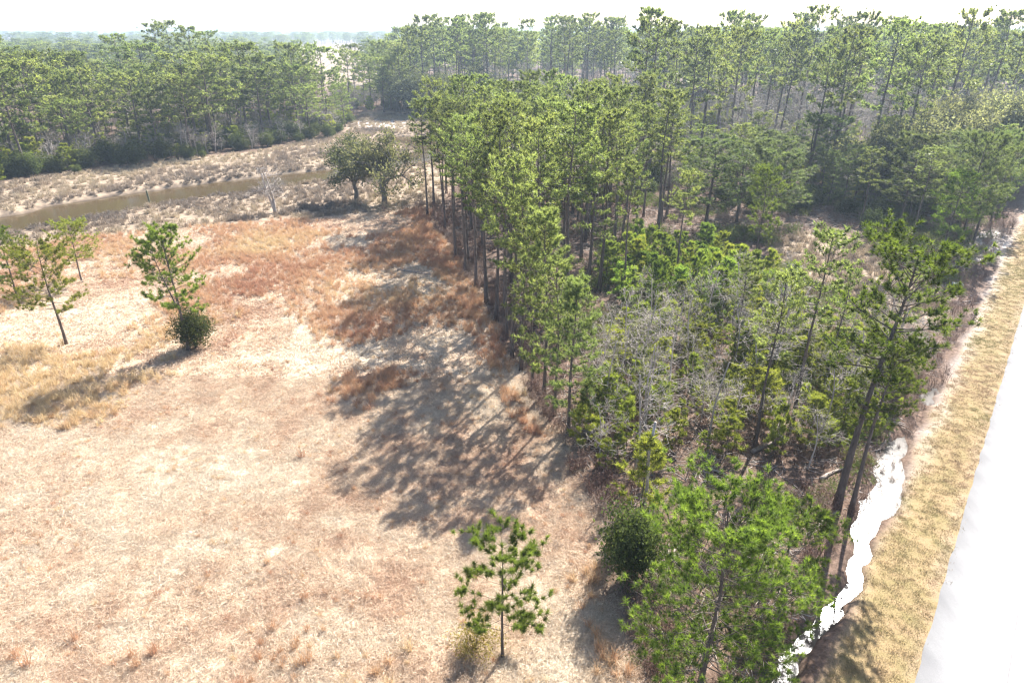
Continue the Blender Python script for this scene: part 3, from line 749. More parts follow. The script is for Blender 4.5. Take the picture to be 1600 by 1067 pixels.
# young growth
cnt['thick'] = stand(THICK, 95, 1.2, YOUNGB + YOUNGB + YOUNG[:3], (1.8, 5.4), lambda x, y, h, look: "%s bright green young pine %s of the thicket" % (size_word(h, 1.8, 5.4, ("low", "middling", "tall")), "in the heart" if dist(THICK, x, y) < -4 else "at the rim"), "young pines of the thicket", kind="pine_sapling", cat="sapling", wid=(0.75, 1.1))
WET = GP([(905, 705), (930, 600), (960, 520), (1090, 510), (1230, 500), (1360, 520), (1420, 600), (1380, 660), (1330, 715), (1270, 735), (1180, 715), (1060, 725), (985, 770)])
def where_wet(x, y):
    return "near the dry field's edge" if dist(FIELD, x, y) < 5 else "on the ditch side of the wet wood" if road_q(x, y) > -11 else "just before the bright thicket" if dist(THICK, x, y) < 9 else "in the middle of the wet wood"
cnt['sap'] = stand(WET, 125, 1.2, YOUNG, (1.6, 4.2), lambda x, y, h, look: "%s yellow-green pine sapling %s" % (size_word(h, 1.6, 4.2, ("small", "middling", "tall")), where_wet(x, y)), "saplings among the bare trees", kind="pine_sapling", cat="sapling", wid=(0.75, 1.25))
cnt['bare'] = stand(WET, 44, 1.9, BARE, (4.5, 8.5), lambda x, y, h, look: "%s leafless grey tree %s" % (size_word(h, 4.5, 8.5, ("short", "middling", "tall")), where_wet(x, y)), "bare trees of the wet wood", kind="bare_tree", cat="bare tree", wid=(0.9, 1.3), tilt=0.06)
BAREB = GP([(1090, 275), (1300, 300), (1560, 270), (1620, 220), (1400, 190), (1130, 195)])
cnt['bareb'] = stand(BAREB, 62, 3.4, BAREBIG, (10, 18), lambda x, y, h, look: "%s leafless tree under tall pines %s" % (size_word(h, 10, 18, ("low", "middling", "tall")), "toward the road" if road_q(x, y) > -45 else "deep in the roadside wood"), "bare trees of the roadside wood", kind="bare_tree", cat="bare tree", wid=(1.1, 1.6), ok=lambda p: road_q(p[0], p[1]) < -5)
LEFTB = GP([(-20, 250), (120, 235), (400, 215), (540, 195), (520, 175), (200, 190), (0, 200)])
cnt['bareleft'] = stand(LEFTB, 18, 6, BAREBIG, (12, 17), lambda x, y, h, look: "%s leafless pale tree among pines beyond the creek" % size_word(h, 12, 17), "bare trees beyond the creek", kind="bare_tree", cat="bare tree", wid=(1.2, 1.6))
cnt['bareback'] = stand(GP([(700, 182), (1010, 188), (1010, 150), (700, 150)]), 26, 5, BAREBIG, (11, 17), lambda x, y, h, look: "%s leafless pale tree below the tall far stand" % size_word(h, 11, 17), "bare trees of the far stand", kind="bare_tree", cat="bare tree", wid=(1.2, 1.6))
LEFTS = GP([(-100, 308), (0, 290), (100, 276), (250, 256), (400, 240), (540, 212), (536, 196), (250, 236), (0, 262), (-100, 280)])
cnt['lshrub'] = stand(LEFTS, 60, 2.4, SHRUB, (1.5, 5.0), lambda x, y, h, look: "%s dark shrub at the foot of creek pines" % size_word(h, 1.5, 5, ("low", "middling", "tall")), "shrubs along the far creek wood", kind="shrub", cat="shrub", wid=(0.8, 1.3))
cnt['rshrub'] = stand(GP([(1080, 345), (1230, 330), (1440, 370), (1560, 320), (1600, 280), (1100, 280)]), 36, 2.6, SHRUB, (1.5, 3.6), lambda x, y, h, look: "%s dark shrub under the front pines %s" % (size_word(h, 1.5, 3.6, ("low", "middling", "tall")), "near the road" if road_q(x, y) > -14 else "of the roadside wood"), "shrubs of the roadside wood", kind="shrub", cat="shrub", wid=(0.8, 1.3), ok=lambda p: road_q(p[0], p[1]) < -4.5)
print("COUNTS", cnt)

# ------------------------------------------------------------------ fallen logs, post, container, stump
def log(pa, pb, r, label, seed, lift=0.0):
    g = np.random.default_rng(seed)
    a = np.array(G(*pa)); b = np.array(G(*pb)); ln = float(np.linalg.norm(b - a)); mid = (a + b) / 2
    mb = MB(); n = 8
    s = np.linspace(-0.5, 0.5, n)
    P = np.stack([s * ln, 0.02 * ln * np.sin(s * 5 + seed) + g.normal(0, 0.01, n), g.normal(0, 0.02, n)], 1)
    mb.tube(P, r * np.linspace(1.15, 0.6, n) * g.uniform(0.92, 1.08, n), 8)
    for i in range(4):
        q = P[g.integers(1, n - 1)]; d = unit(np.array([g.uniform(-0.3, 0.8), g.uniform(-1, 1), g.uniform(0.2, 0.9)])) * ln * g.uniform(0.06, 0.16)
        mb.tube(np.array([q, q + d * 0.5, q + d]), r * np.array([0.35, 0.25, 0.1]), 4)
    o = bpy.data.objects.new("fallen_log", mb.mesh("fallen_log", M_DEADWOOD, True))
    za, zb = height(np.array([a[0], b[0]]), np.array([a[1], b[1]])); zm_ = float(height(mid[:1], mid[1:])[0])
    o.location = (mid[0], mid[1], max(zm_, (za + zb) / 2) + r * 0.55 + lift)
    o.rotation_euler = (0, -math.atan2(zb - za, ln), math.atan2(b[1] - a[1], b[0] - a[0]))
    o["label"] = label; o["category"] = "log"; o["group"] = "fallen logs"; col.objects.link(o)

log((1262, 832), (1308, 797), 0.10, "pale broken log lying beside the ditch under leaning pines", 1)
log((1282, 748), (1322, 727), 0.12, "pale log lying behind the tall leaning pine's foot", 2)
log((1176, 705), (1222, 682), 0.15, "thick pale log across the feet of slender high-crowned pine", 3)
log((1052, 672), (1078, 655), 0.13, "short log lying in the middle of bare grey trees", 4)
log((1030, 700), (1056, 680), 0.11, "split log end to end with the short log among bare trees", 5)
log((888, 668), (928, 648), 0.10, "thin log at the foot of the low-branched field-edge pine", 6)
log((622, 420), (694, 433), 0.13, "long thin log lying on the dry field beside the grove", 7)
log((1528, 402), (1562, 396), 0.12, "dark fallen bough lying at the white sand patch", 8)
log((1105, 728), (1140, 742), 0.09, "thin crooked log under the front bare trees", 9)
log((1372, 700), (1392, 672), 0.10, "pale log lying on ditch bank behind the leaning pines", 10)

def box_part(name, sx, sy, sz, z0, mat, parent=None, taper=1.0, bev=0.0):
    v = np.array([[x * sx / 2 * (taper if z else 1), y * sy / 2 * (taper if z else 1), z0 + z * sz] for z in (0, 1) for x, y in ((-1, -1), (1, -1), (1, 1), (-1, 1))])
    f = np.array([[0, 3, 2, 1], [4, 5, 6, 7], [0, 1, 5, 4], [1, 2, 6, 5], [2, 3, 7, 6], [3, 0, 4, 7]])
    o = bpy.data.objects.new(name, raw_mesh(name, v, f, mat))
    if bev:
        b = o.modifiers.new("bevel", 'BEVEL'); b.width = bev; b.segments = 2
    if parent: o.parent = parent
    col.objects.link(o); return o

def flat_mat(name, c, rough=0.6):
    m, nt, N, L = new_mat(name); o = N.new("ShaderNodeOutputMaterial"); d = N.new("ShaderNodeBsdfPrincipled")
    tc = N.new("ShaderNodeTexCoord"); n = noise(N, L, tc.outputs["Object"], 6, 4)
    r = ramp(N, [(0.3, tuple(x * 0.75 for x in c)), (0.7, c)]); L.new(n.outputs[0], r.inputs[0]); L.new(r.outputs[0], d.inputs["Base Color"])
    d.inputs["Roughness"].default_value = rough; L.new(d.outputs[0], o.inputs[0]); return m

px_, py_ = G(235, 319)
post = bpy.data.objects.new("timber_post", None); post.location = (px_, py_, float(height(np.array([px_]), np.array([py_]))[0])); post.rotation_euler = (0.04, -0.05, 0.4)
post["label"] = "weathered green timber post standing alone on the creek bank"; post["category"] = "post"; col.objects.link(post)
M_POST = flat_mat("green_post", (0.16, 0.17, 0.10), 0.85)
box_part("shaft", 0.30, 0.30, 3.5, -0.4, M_POST, post, 0.9, 0.02); box_part("cap", 0.25, 0.25, 0.12, 3.10, M_POST, post, 0.6, 0.01)

px_, py_ = G(1495, 449)
tub = bpy.data.objects.new("container", None); tub.location = (px_, py_, float(height(np.array([px_]), np.array([py_]))[0])); tub.rotation_euler = (0.08, 0.03, -0.3)
tub["label"] = "small pale blue container lying at the verge edge by trees"; tub["category"] = "container"; col.objects.link(tub)
M_TUB = flat_mat("blue_plastic", (0.25, 0.38, 0.5), 0.4)
box_part("body", 0.95, 0.55, 0.42, -0.03, M_TUB, tub, 1.08, 0.03); box_part("lid", 1.08, 0.66, 0.06, 0.395, flat_mat("pale_lid", (0.6, 0.66, 0.7), 0.4), tub, 0.97, 0.015)

def snag(px, py, h, r, label, seed):
    g = np.random.default_rng(seed); x, y = G(px, py); mb = MB()
    P = np.array([[0, 0, -0.3], [0.02 * h, 0, h * 0.3], [0.01 * h, 0.02 * h, h * 0.65], [0.04 * h, 0.01 * h, h]])
    mb.tube(P, r * np.array([1.3, 1, 0.9, 0.75]), 8)
    for i in range(4):
        z = h * g.uniform(0.5, 0.95); az = g.uniform(0, 6.28); d = np.array([math.cos(az), math.sin(az), 0.4]) * h * g.uniform(0.06, 0.15)
        mb.tube(np.array([[0.02 * h, 0.01 * h, z], [0.02 * h + d[0] * .5, d[1] * .5, z + d[2] * .4], [0.02 * h + d[0], d[1], z + d[2]]]), r * np.array([0.3, 0.2, 0.08]), 4)
    o = bpy.data.objects.new("dead_snag", mb.mesh("dead_snag", M_GREYBARK, True)); o.location = (x, y, float(height(np.array([x]), np.array([y]))[0]))
    o["label"] = label; o["category"] = "snag"; col.objects.link(o)
snag(1364, 492, 2.2, 0.15, "short broken grey snag standing on the swale edge", 31)
snag(1346, 505, 3.0, 0.08, "thin bare snag beside the short broken one", 32)
snag(1004, 798, 6.2, 0.10, "straight grey dead trunk rising behind dense evergreen shrub", 33)

# ------------------------------------------------------------------ grasses and brush, far woods (uncountable cover)
protos = bpy.data.collections.new("cover_sources")      # sources of the scattered cover, not placed themselves

def proto_collection(name, meshes):
    c = bpy.data.collections.new(name)
    for i, m in enumerate(meshes):
        o = bpy.data.objects.new("%s_%02d" % (name, i), m); c.objects.link(o)
    return c

def scatter(name, x, y, z, scl, rotz, idx, tint, coll, tilt=0.0, wid=None):
    n = len(x)
    me = bpy.data.meshes.new(name); me.vertices.add(n)
    me.vertices.foreach_set("co", np.stack([x, y, z], 1).astype(np.float32).ravel())
    g = np.random.default_rng(n)
    R = np.stack([g.normal(0, tilt, n), g.normal(0, tilt, n), rotz], 1).astype(np.float32)
    a = me.attributes.new("rotv", 'FLOAT_VECTOR', 'POINT'); a.data.foreach_set("vector", R.ravel())
    S = np.stack([scl * (wid if wid is not None else 1), scl * (wid if wid is not None else 1), scl], 1).astype(np.float32)
    a = me.attributes.new("sclv", 'FLOAT_VECTOR', 'POINT'); a.data.foreach_set("vector", S.ravel())
    a = me.attributes.new("pick", 'INT', 'POINT'); a.data.foreach_set("value", np.asarray(idx, dtype=np.int32))
    a = me.attributes.new("tint_i", 'FLOAT', 'POINT'); a.data.foreach_set("value", np.asarray(tint, dtype=np.float32))
    ng = bpy.data.node_groups.new(name + "_scatter", 'GeometryNodeTree')
    ng.interface.new_socket("Geometry", in_out='INPUT', socket_type='NodeSocketGeometry')
    ng.interface.new_socket("Geometry", in_out='OUTPUT', socket_type='NodeSocketGeometry')
    N, L = ng.nodes, ng.links
    gi = N.new("NodeGroupInput"); go = N.new("NodeGroupOutput")
    ci = N.new("GeometryNodeCollectionInfo"); ci.inputs["Collection"].default_value = coll
    ci.inputs["Separate Children"].default_value = True; ci.inputs["Reset Children"].default_value = True
    ip = N.new("GeometryNodeInstanceOnPoints"); ip.inputs["Pick Instance"].default_value = True
    def na(nm, t):
        q = N.new("GeometryNodeInputNamedAttribute"); q.data_type = t; q.inputs["Name"].default_value = nm; return q.outputs[0]
    er = N.new("FunctionNodeEulerToRotation"); L.new(na("rotv", 'FLOAT_VECTOR'), er.inputs[0])
    L.new(gi.outputs[0], ip.inputs["Points"]); L.new(ci.outputs[0], ip.inputs["Instance"])
    L.new(na("pick", 'INT'), ip.inputs["Instance Index"]); L.new(er.outputs[0], ip.inputs["Rotation"]); L.new(na("sclv", 'FLOAT_VECTOR'), ip.inputs["Scale"])
    L.new(ip.outputs[0], go.inputs[0])
    o = bpy.data.objects.new(name, me); col.objects.link(o)
    md = o.modifiers.new("scatter", 'NODES'); md.node_group = ng
    o["kind"] = "stuff"
    return o

def blades(seed, n, rad, h, w, lay, mat, name, curve=0.25):
    g = np.random.default_rng(seed)
    B = np.stack([g.normal(0, rad * 0.5, n), g.normal(0, rad * 0.5, n), np.full(n, -0.03)], 1)
    az = g.uniform(0, 6.28, n); el = np.clip(g.normal(1 - lay, 0.2, n), 0.05, 1) * 1.5
    D = np.stack([np.cos(az) * np.cos(el), np.sin(az) * np.cos(el), np.sin(el)], 1)
    ln = h * g.uniform(0.5, 1.2, n)[:, None]
    S = unit(np.cross(D, g.normal(size=(n, 3)))) * w
    Mp = B + D * ln * 0.55 + np.array([0, 0, 0.03]); T = B + D * ln + np.stack([np.cos(az), np.sin(az), np.full(n, -0.6)], 1) * ln * curve
    T[:, 2] = np.maximum(T[:, 2], 0.015)
    V = np.stack([B - S, B + S, Mp + S * 0.8, Mp - S * 0.8, T], 1).reshape(-1, 3)
    q = np.arange(n)[:, None] * 5
    f = np.concatenate([q + np.array([[0, 1, 2]]), q + np.array([[0, 2, 3]]), q + np.array([[3, 2, 4]])])
    return raw_mesh(name, V, f, mat, np.repeat(g.uniform(0, 1, n), 5))

def grass_mat(name, stops, trans=0.3, var=0.3):
    m, nt, N, L = new_mat(name)
    out = N.new("ShaderNodeOutputMaterial")
    at = N.new("ShaderNodeAttribute"); at.attribute_name = "tint_i"; at.attribute_type = 'INSTANCER'
    bl = N.new("ShaderNodeAttribute"); bl.attribute_name = "tint"
    r = ramp(N, stops); L.new(at.outputs["Fac"], r.inputs[0])
    hs = N.new("ShaderNodeHueSaturation"); mr = N.new("ShaderNodeMapRange"); mr.inputs[3].default_value = 1 - var; mr.inputs[4].default_value = 1 + var * 0.6
    L.new(bl.outputs["Fac"], mr.inputs[0]); L.new(mr.outputs[0], hs.inputs["Value"]); L.new(r.outputs[0], hs.inputs["Color"])
    d = N.new("ShaderNodeBsdfPrincipled"); d.inputs["Roughness"].default_value = 0.6; L.new(hs.outputs[0], d.inputs["Base Color"])
    t = N.new("ShaderNodeBsdfTranslucent"); L.new(hs.outputs[0], t.inputs[0])
    mx = N.new("ShaderNodeMixShader"); mx.inputs[0].default_value = trans; L.new(d.outputs[0], mx.inputs[1]); L.new(t.outputs[0], mx.inputs[2]); L.new(mx.outputs[0], out.inputs[0])
    return m

M_STRAW = grass_mat("straw_grass", [(0.0, (0.74, 0.65, 0.52)), (0.4, (0.71, 0.59, 0.445)), (0.7, (0.64, 0.49, 0.35)), (1.0, (0.53, 0.35, 0.24))])
M_SEDGE = grass_mat("broom_sedge", [(0.0, (0.70, 0.54, 0.31)), (0.5, (0.63, 0.41, 0.24)), (1.0, (0.50, 0.275, 0.17))])
M_MARSHG = grass_mat("marsh_grass", [(0.0, (0.50, 0.41, 0.27)), (0.5, (0.36, 0.28, 0.20)), (1.0, (0.17, 0.14, 0.115))])
M_VERGE = grass_mat("verge_grass", [(0.0, (0.26, 0.23, 0.085)), (0.4, (0.345, 0.265, 0.13)), (0.7, (0.39, 0.285, 0.155)), (1.0, (0.37, 0.245, 0.15))])
M_BRUSH = grass_mat("dead_brush", [(0.0, (0.40, 0.31, 0.25)), (0.5, (0.27, 0.165, 0.115)), (1.0, (0.18, 0.095, 0.07))], 0.15)
M_LOWGREEN = grass_mat("low_greenery", [(0.0, (0.10, 0.14, 0.03)), (0.5, (0.16, 0.20, 0.045)), (1.0, (0.25, 0.25, 0.075))], 0.4)

C_STRAW = proto_collection("straw", [blades(800 + i, 46, 0.42, 0.30, 0.008, 0.78, M_STRAW, "straw%d" % i) for i in range(5)])
C_STRAWF = proto_collection("straw_far", [blades(810 + i, 26, 0.6, 0.34, 0.018, 0.7, M_STRAW, "strawf%d" % i) for i in range(4)])
C_SEDGE = proto_collection("sedge", [blades(820 + i, 42, 0.22, 0.85, 0.011, 0.18, M_SEDGE, "sedge%d" % i, 0.18) for i in range(5)])
C_MARSH = proto_collection("marsh", [blades(830 + i, 34, 0.45, 0.9, 0.03, 0.2, M_MARSHG, "marsh%d" % i, 0.2) for i in range(5)])
C_VERGE = proto_collection("verge", [blades(840 + i, 44, 0.32, 0.11, 0.007, 0.5, M_VERGE, "verge%d" % i) for i in range(4)])
def brush_mesh(seed):
    g = np.random.default_rng(seed); mb = MB()
    for i in range(11):
        az = g.uniform(0, 6.28); p0 = np.array([g.normal(0, 0.12), g.normal(0, 0.12), -0.05]); h = g.uniform(0.5, 1.1)
        e = p0 + np.array([math.cos(az) * 0.35 * h, math.sin(az) * 0.35 * h, h]); m_ = (p0 + e) / 2 + g.normal(size=3) * 0.06
        mb.tube(np.array([p0, m_, e]), np.array([0.011, 0.008, 0.003]), 3)
        for j in range(6):
            t = g.uniform(0.3, 1); q = p0 + (e - p0) * t; d = unit(g.normal(size=3) + np.array([0, 0, 0.6])) * g.uniform(0.1, 0.32)
            mb.tube(np.array([q, q + d * 0.5 + g.normal(size=3) * 0.02, q + d]), np.array([0.006, 0.005, 0.002]), 3)
    P = g.normal(size=(26, 3)) * np.array([0.28, 0.28, 0.25]) + np.array([0, 0, 0.55])
    leaves(mb, g, P, 0.035, 3, 0.06)
    return mb.mesh("brush%d" % seed, M_BRUSH)
C_BRUSH = proto_collection("brush", [brush_mesh(850 + i) for i in range(4)])
def green_mesh(seed):
    g = np.random.default_rng(seed); mb = MB()
    P = g.normal(size=(34, 3)) * np.array([0.32, 0.32, 0.16]) + np.array([0, 0, 0.3])
    needles(mb, g, P, g.normal(size=(34, 3)) * 0.4 + np.array([0, 0, 1.0]), np.full(34, 0.22), 9, 0.012)
    return mb.mesh("green%d" % seed, M_LOWGREEN)
C_GREEN = proto_collection("greenery", [green_mesh(870 + i) for i in range(4)])
def stick_mesh(seed):
    g = np.random.default_rng(seed); mb = MB()
    for i in range(7):
        a = np.array([g.normal(0, 0.5), g.normal(0, 0.5), 0.03]); az = g.uniform(0, 6.28); l = g.uniform(0.3, 1.1)
        d = np.array([math.cos(az), math.sin(az), g.uniform(-0.02, 0.25)]) * l
        mb.tube(np.array([a, a + d * 0.5 + g.normal(size=3) * 0.04, a + d]), np.array([0.018, 0.014, 0.006]) * g.uniform(0.6, 1.6), 3)
    return mb.mesh("stick%d" % seed, M_GREYBARK)
C_STICK = proto_collection("sticks", [stick_mesh(880 + i) for i in range(4)])

g = np.random.default_rng(99)
def in_fan(x, y, m=12):
    return np.abs(x) < y * 0.86 + m
def pts_in(x0, x1, y0, y1, n, m=8):
    x = g.uniform(x0, x1, n); y = g.uniform(y0, y1, n); k = in_fan(x, y, m)
    return x[k], y[k]
def put(name, x, y, keep, smin, smax, coll, nk, tint, tilt=0.12, dz=0.0, wid=None):
    x, y, t = x[keep], y[keep], np.clip(tint[keep], 0, 1); n = len(x)
    return scatter(name, x, y, height(x, y) + dz, g.uniform(smin, smax, n), g.uniform(0, 6.28, n), g.integers(0, nk, n), t, coll, tilt, wid)

# matted field grass
x, y = pts_in(-45, 20, 14, 50, 46000); zf, zo, zm, zv, zs = zones(x, y)
put("matted_grass", x, y, (zf > g.uniform(0.2, 0.8, len(x))), 0.6, 1.25, C_STRAW, 5, patch_tone(x, y) + g.normal(0, 0.16, len(x)))
x, y = pts_in(-110, 15, 50, 118, 42000); zf, zo, zm, zv, zs = zones(x, y)
put("dry_field_grass", x, y, (zf > g.uniform(0.2, 0.8, len(x))), 0.7, 1.5, C_STRAWF, 4, patch_tone(x, y) + g.normal(0, 0.16, len(x)))
# taller broom sedge in drifts
x, y = pts_in(-105, 16, 18, 118, 60000, 4); zf, zo, zm, zv, zs = zones(x, y)
dr = fbm(x * 0.09 + 3, y * 0.09, 131, 4) - 0.12 + 0.27 * sstep(48, 82, y) + 0.10 * vnoise(x * 0.6, y * 0.6, 137)
for (cx_, cy_, r_, w_) in [(*G(585, 505), 5.5, 0.55), (*G(600, 600), 3.5, 0.3), (*G(545, 760), 2.5, 0.25), (*G(640, 400), 7, 0.25), (*G(30, 590), 6.5, 0.4), (*G(560, 600), 4.5, 0.22), (*G(470, 690), 4.5, 0.2), (*G(410, 385), 8, 0.22), (*G(110, 620), 6, 0.2), (*G(380, 440), 6, 0.16), (*G(230, 530), 4, 0.16)]:
    dr = dr + w_ * np.exp(-((x - cx_) ** 2 + (y - cy_) ** 2) / r_ ** 2)
edge = np.exp(-((sdf(FIELD, x, y) + 1.4) / 1.8) ** 2) * sstep(-30, -8, x)
dr = dr + 0.3 * edge
keep = (zf > 0.5) & (dr > g.uniform(0.63, 0.84, len(x)))
tn = 0.45 + 1.6 * (fbm(x * 0.07, y * 0.07, 151, 3) - 0.5) + 0.25 * edge + g.normal(0, 0.15, len(x))
for (cx_, cy_, r_, d_) in [(*G(30, 590), 7, -0.5), (*G(410, 385), 4, -0.6), (*G(585, 505), 6, 0.15), (*G(640, 400), 7, 0.08), (*G(665, 452), 1.2, -0.7)]:
    tn = tn + d_ * np.exp(-((x - cx_) ** 2 + (y - cy_) ** 2) / r_ ** 2)
put("broom_sedge", x, y, keep, 0.5, 1.2, C_SEDGE, 5, tn, 0.1)
x, y = pts_in(-70, 16, 14, 75, 9000, 4); zf, zo, zm, zv, zs = zones(x, y)
put("grass_tussocks", x, y, (zf > 0.6) & (vnoise(x * 0.35, y * 0.35, 139) > g.uniform(0.3, 1.1, len(x))), 0.22, 0.5, C_SEDGE, 5, patch_tone(x, y) + g.normal(0.1, 0.25, len(x)), 0.25, wid=1.5)
# marsh grass and rushes
x, y = pts_in(-150, 10, 88, 240, 42000, 6); zf, zo, zm, zv, zs = zones(x, y); hh = height(x, y)
x2, y2 = pts_in(20, 75, 55, 115, 9000, 6); a2 = zones(x2, y2); h2 = height(x2, y2)
dc = sdf(CREEK, x, y); rush = fbm(x * 0.10, y * 0.10, 161, 4)
tn = np.concatenate([1.9 * (rush - 0.5) + 0.38 + 0.45 * np.exp(-(dc / 4.0) ** 2), 0.62 + 1.4 * (fbm(x2 * 0.2, y2 * 0.2, 163, 3) - 0.5)])
x, y = np.concatenate([x, x2]), np.concatenate([y, y2]); zm = np.concatenate([zm, a2[2]]); hh = np.concatenate([hh, h2])
put("marsh_grass", x, y, (zm > 0.5) & (hh > -0.3) & (g.uniform(0, 1, len(x)) < 0.35 + 0.6 * np.clip(tn, 0, 1)), 0.5, 1.15, C_MARSH, 5, tn + g.normal(0, 0.12, len(x)), 0.12)
# mown verge
x, y = pts_in(5, 90, 12, 110, 90000, 10); zf, zo, zm, zv, zs = zones(x, y); q = road_q(x, y)
put("verge_grass", x, y, (zv > 0.5) & ((q < ROAD_L - 0.05) | (q > ROAD_R + 0.2)) & (zs < 0.5), 0.7, 1.3, C_VERGE, 4, 0.5 + 1.7 * (fbm(x * 0.3, y * 0.3, 171, 3) - 0.5) + g.normal(0, 0.15, len(x)))
# brush at the wood's edge and under the trees
x, y = pts_in(-25, 75, 15, 125, 26000, 6); zf, zo, zm, zv, zs = zones(x, y); de = sdf(FIELD, x, y)
pr = zo * (0.16 + 0.35 * np.exp(-((road_q(x, y) + 4.6) / 1.2) ** 2) + 0.8 * np.exp(-((de - 1.0) / 2.0) ** 2)) * ((road_q(x, y) < -4.0) | ((road_t(x, y) > 50) & (road_q(x, y) < -2.9))) * (ditch(x, y) > -0.2 - 0.25 * g.uniform(0, 1, len(x)))
put("dead_brush", x, y, pr > g.uniform(0, 1, len(x)), 0.6, 1.5, C_BRUSH, 4, 0.55 + 1.5 * (fbm(x * 0.2, y * 0.2, 181, 3) - 0.5) + g.normal(0, 0.15, len(x)))
x, y = pts_in(0, 70, 22, 120, 14000, 6); zf, zo, zm, zv, zs = zones(x, y)
pr = zo * sstep(0.46, 0.66, fbm(x * 0.16, y * 0.16, 191, 3)) * (road_q(x, y) < -5) * 0.75
put("low_greenery", x, y, pr > g.uniform(0, 1, len(x)), 0.6, 1.9, C_GREEN, 4, g.normal(0.5, 0.25, len(x)))
x, y = pts_in(-10, 70, 15, 110, 7000, 6); zf, zo, zm, zv, zs = zones(x, y)
put("fallen_sticks", x, y, (zo > 0.6) & (road_q(x, y) < -4.4), 0.6, 1.6, C_STICK, 4, g.uniform(0, 1, len(x)), 0.03)

x, y = pts_in(8, 45, 14, 60, 5200, 6); q = road_q(x, y) + 3.45
keep = (np.abs(q) < 1.5) & (ditch(x, y) < -0.15) & (ditch(x, y) > -0.62)
x, y = x[keep], y[keep]; n = len(x)
scatter("ditch_debris", x, y, np.maximum(height(x, y), -0.43), g.uniform(0.18, 0.5, n), g.uniform(0, 6.28, n), g.integers(0, 4, n), g.uniform(0.3, 1, n), C_BRUSH, 0.5)
# twiggy undergrowth and low evergreens filling the woods behind
def join_meshes(name, mds):
    v = []; f = []; n = 0; t = []; mi = []; mats = []
    for me_ in mds:
        a = np.empty(len(me_.vertices) * 3, np.float32); me_.vertices.foreach_get("co", a)
        b = np.empty(len(me_.loops), np.int32); me_.loops.foreach_get("vertex_index", b)
        tt = np.empty(len(me_.vertices), np.float32); me_.attributes["tint"].data.foreach_get("value", tt)
        v.append(a.reshape(-1, 3)); f.append(b.reshape(-1, 3) + n); n += len(me_.vertices); t.append(tt); mi += [len(mats)] * (len(b) // 3); mats.append(me_.materials[0])
    r = raw_mesh(name, np.concatenate(v), np.concatenate(f), mats[0], np.concatenate(t))
    for m_ in mats[1:]: r.materials.append(m_)
    r.polygons.foreach_set("material_index", np.array(mi, np.int32)); r.update()
    return r
C_UNDER = proto_collection("undergrowth", [join_meshes("under%d" % i, list(k[0].values())) for i, k in enumerate([BARE[0], BARE[1], BARE[2], SHRUB[0], SHRUB[1], YOUNG[0], YOUNG[2]])])
x, y = pts_in(-190, 250, 95, 360, 14000, 10)
wood = np.minimum.reduce([sdf(p, x, y) for p in (RIGHTW, BACKW, BEND, LEFTW, OAKR, GP([(690, 300), (1020, 300), (1010, 180), (690, 180)]), GP([(980, 195), (1760, 190), (1760, 158), (980, 158)]))]) < 6
keep = wood & (sdf(CREEK, x, y) > 4) & (sdf(MARSH, x, y) > 1) & (sdf(SWALE, x, y) > 1) & (road_q(x, y) < -6)
xs_, ys_ = x[keep][:4200], y[keep][:4200]; n = len(xs_)
pk = g.choice([0, 1, 2, 3, 4, 5, 6], n, p=[0.17, 0.17, 0.16, 0.13, 0.13, 0.12, 0.12])
hg = np.where(pk < 3, g.uniform(0.4, 0.95, n), np.where(pk < 5, g.uniform(0.5, 1.2, n), g.uniform(0.6, 1.6, n)))
scatter("undergrowth", xs_, ys_, height(xs_, ys_) - 0.1, hg, g.uniform(0, 6.28, n), pk, g.uniform(0, 1, n), C_UNDER, 0.05, np.where(pk < 3, 1.5, 1.3))

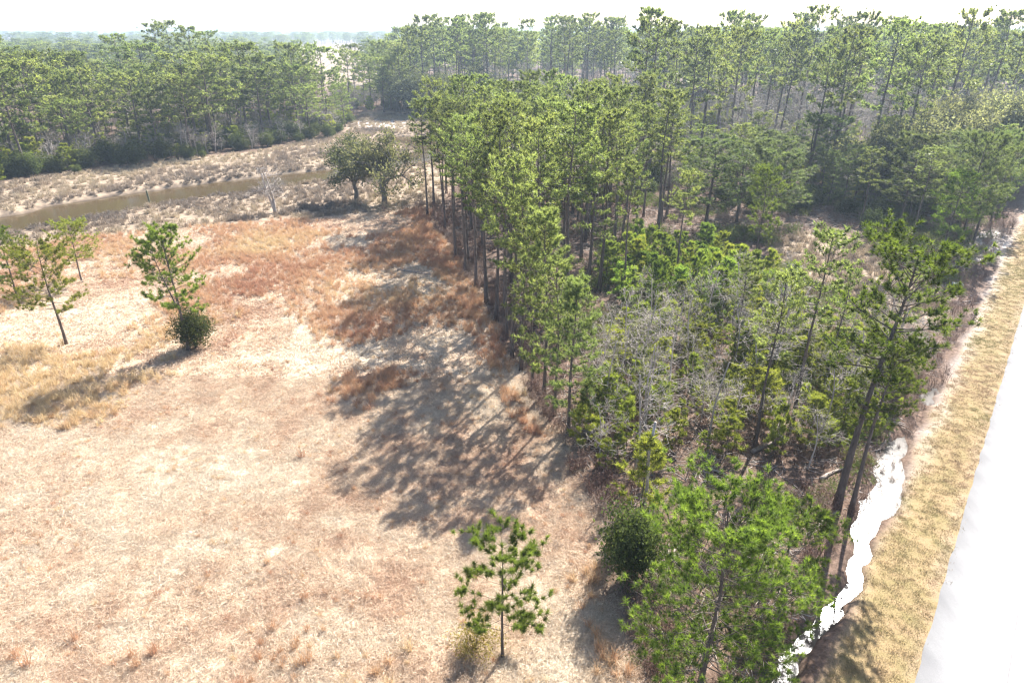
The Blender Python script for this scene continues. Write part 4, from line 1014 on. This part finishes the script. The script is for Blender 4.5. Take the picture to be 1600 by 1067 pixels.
# back rows of the near woods and the far woods out to the horizon
def low_pine_mesh(seed, h, cb, R, mat):
    m, H = pine_meshes("far%d" % seed, seed, h, cb, R, 40, 1.25, 9, 0.15, mat, sub=6, dens=0.6, top=0.3, sides=4, brsides=3, deadlimbs=0)
    return join_meshes("far_pine%d" % seed, [m["trunk"], m["crown"]])
C_FAR = proto_collection("far_pines", [low_pine_mesh(900 + i, 22, [0.40, 0.32, 0.46, 0.26][i], [4.8, 5.2, 4.4, 5.6][i], M_NEEDLE) for i in range(4)])
fx = []; fy = []; fs = []
def band(y0, y1, n, hs, gap=None, x0=None, x1=None):
    yy = np.exp(g.uniform(math.log(y0), math.log(y1), n)); w = yy * 0.9 + 30
    xx = g.uniform(-1, 1, n) * w if x0 is None else g.uniform(x0, x1, n) * yy
    k = np.ones(n, bool)
    for p in FARMARSH: k &= sdf(p, xx, yy) > 8
    for p in (CREEK, MARSH, FIELD): k &= sdf(p, xx, yy) > 4
    k &= road_q(xx, yy) < -7
    k &= ~((xx / yy > -0.285) & (xx / yy < -0.212) & (yy < 1150))
    if gap is not None: k &= gap(xx, yy)
    fx.append(xx[k]); fy.append(yy[k]); fs.append(g.uniform(hs[0], hs[1], k.sum()) / 22.0)
def woods(xx, yy): return fbm(xx * 0.0045, yy * 0.0045, 201, 3) > 0.46
def behind(a, b):
    return np.minimum.reduce([sdf(p, a, b) for p in (LEFTW, BACKW, BEND, RIGHTW)]) > 3
band(150, 420, 1300, (9, 16), lambda a, b: (a < -0.22 * b) & behind(a, b) & (b > 205 + 0.0 * a))
band(285, 430, 560, (19, 27), lambda a, b: (a > -0.16 * b) & behind(a, b))
band(225, 300, 420, (17, 26), lambda a, b: (a > 0.22 * b) & behind(a, b))
band(420, 1100, 2200, (11, 19), woods)
band(1100, 4200, 3800, (13, 22), lambda a, b: fbm(a * 0.0016, b * 0.0016, 203, 3) > 0.42)
band(4200, 8500, 5200, (14, 23))
fx = np.concatenate(fx); fy = np.concatenate(fy); fs = np.concatenate(fs)
n = len(fx)
scatter("far_woods", fx, fy, height(fx, fy) - 0.2, fs, g.uniform(0, 6.28, n), g.integers(0, 4, n), g.uniform(0, 1, n), C_FAR, 0.02, np.where(fy > 1100, 1.8, np.where(fy > 420, 1.35, 1.1)))

# ------------------------------------------------------------------ air
hz = bpy.data.materials.new("haze_air"); hz.use_nodes = True; hn = hz.node_tree; hn.nodes.clear()
ho = hn.nodes.new("ShaderNodeOutputMaterial"); hv = hn.nodes.new("ShaderNodeVolumePrincipled")
hv.inputs["Color"].default_value = (0.68, 0.84, 1.0, 1); hv.inputs["Density"].default_value = 0.00030; hv.inputs["Anisotropy"].default_value = 0.3
hn.links.new(hv.outputs[0], ho.inputs["Volume"])
v = np.array([[sx * 9800, (-200 if sy < 0 else 11600), zz] for zz in (-3.0, 36.5) for sx, sy in ((-1, -1), (1, -1), (1, 1), (-1, 1))])
f = np.array([[0, 3, 2, 1], [4, 5, 6, 7], [0, 1, 5, 4], [1, 2, 6, 5], [2, 3, 7, 6], [3, 0, 4, 7]])
haze = bpy.data.objects.new("haze", raw_mesh("haze", v, f, hz)); haze["kind"] = "stuff"; haze.display_type = 'WIRE'; col.objects.link(haze)
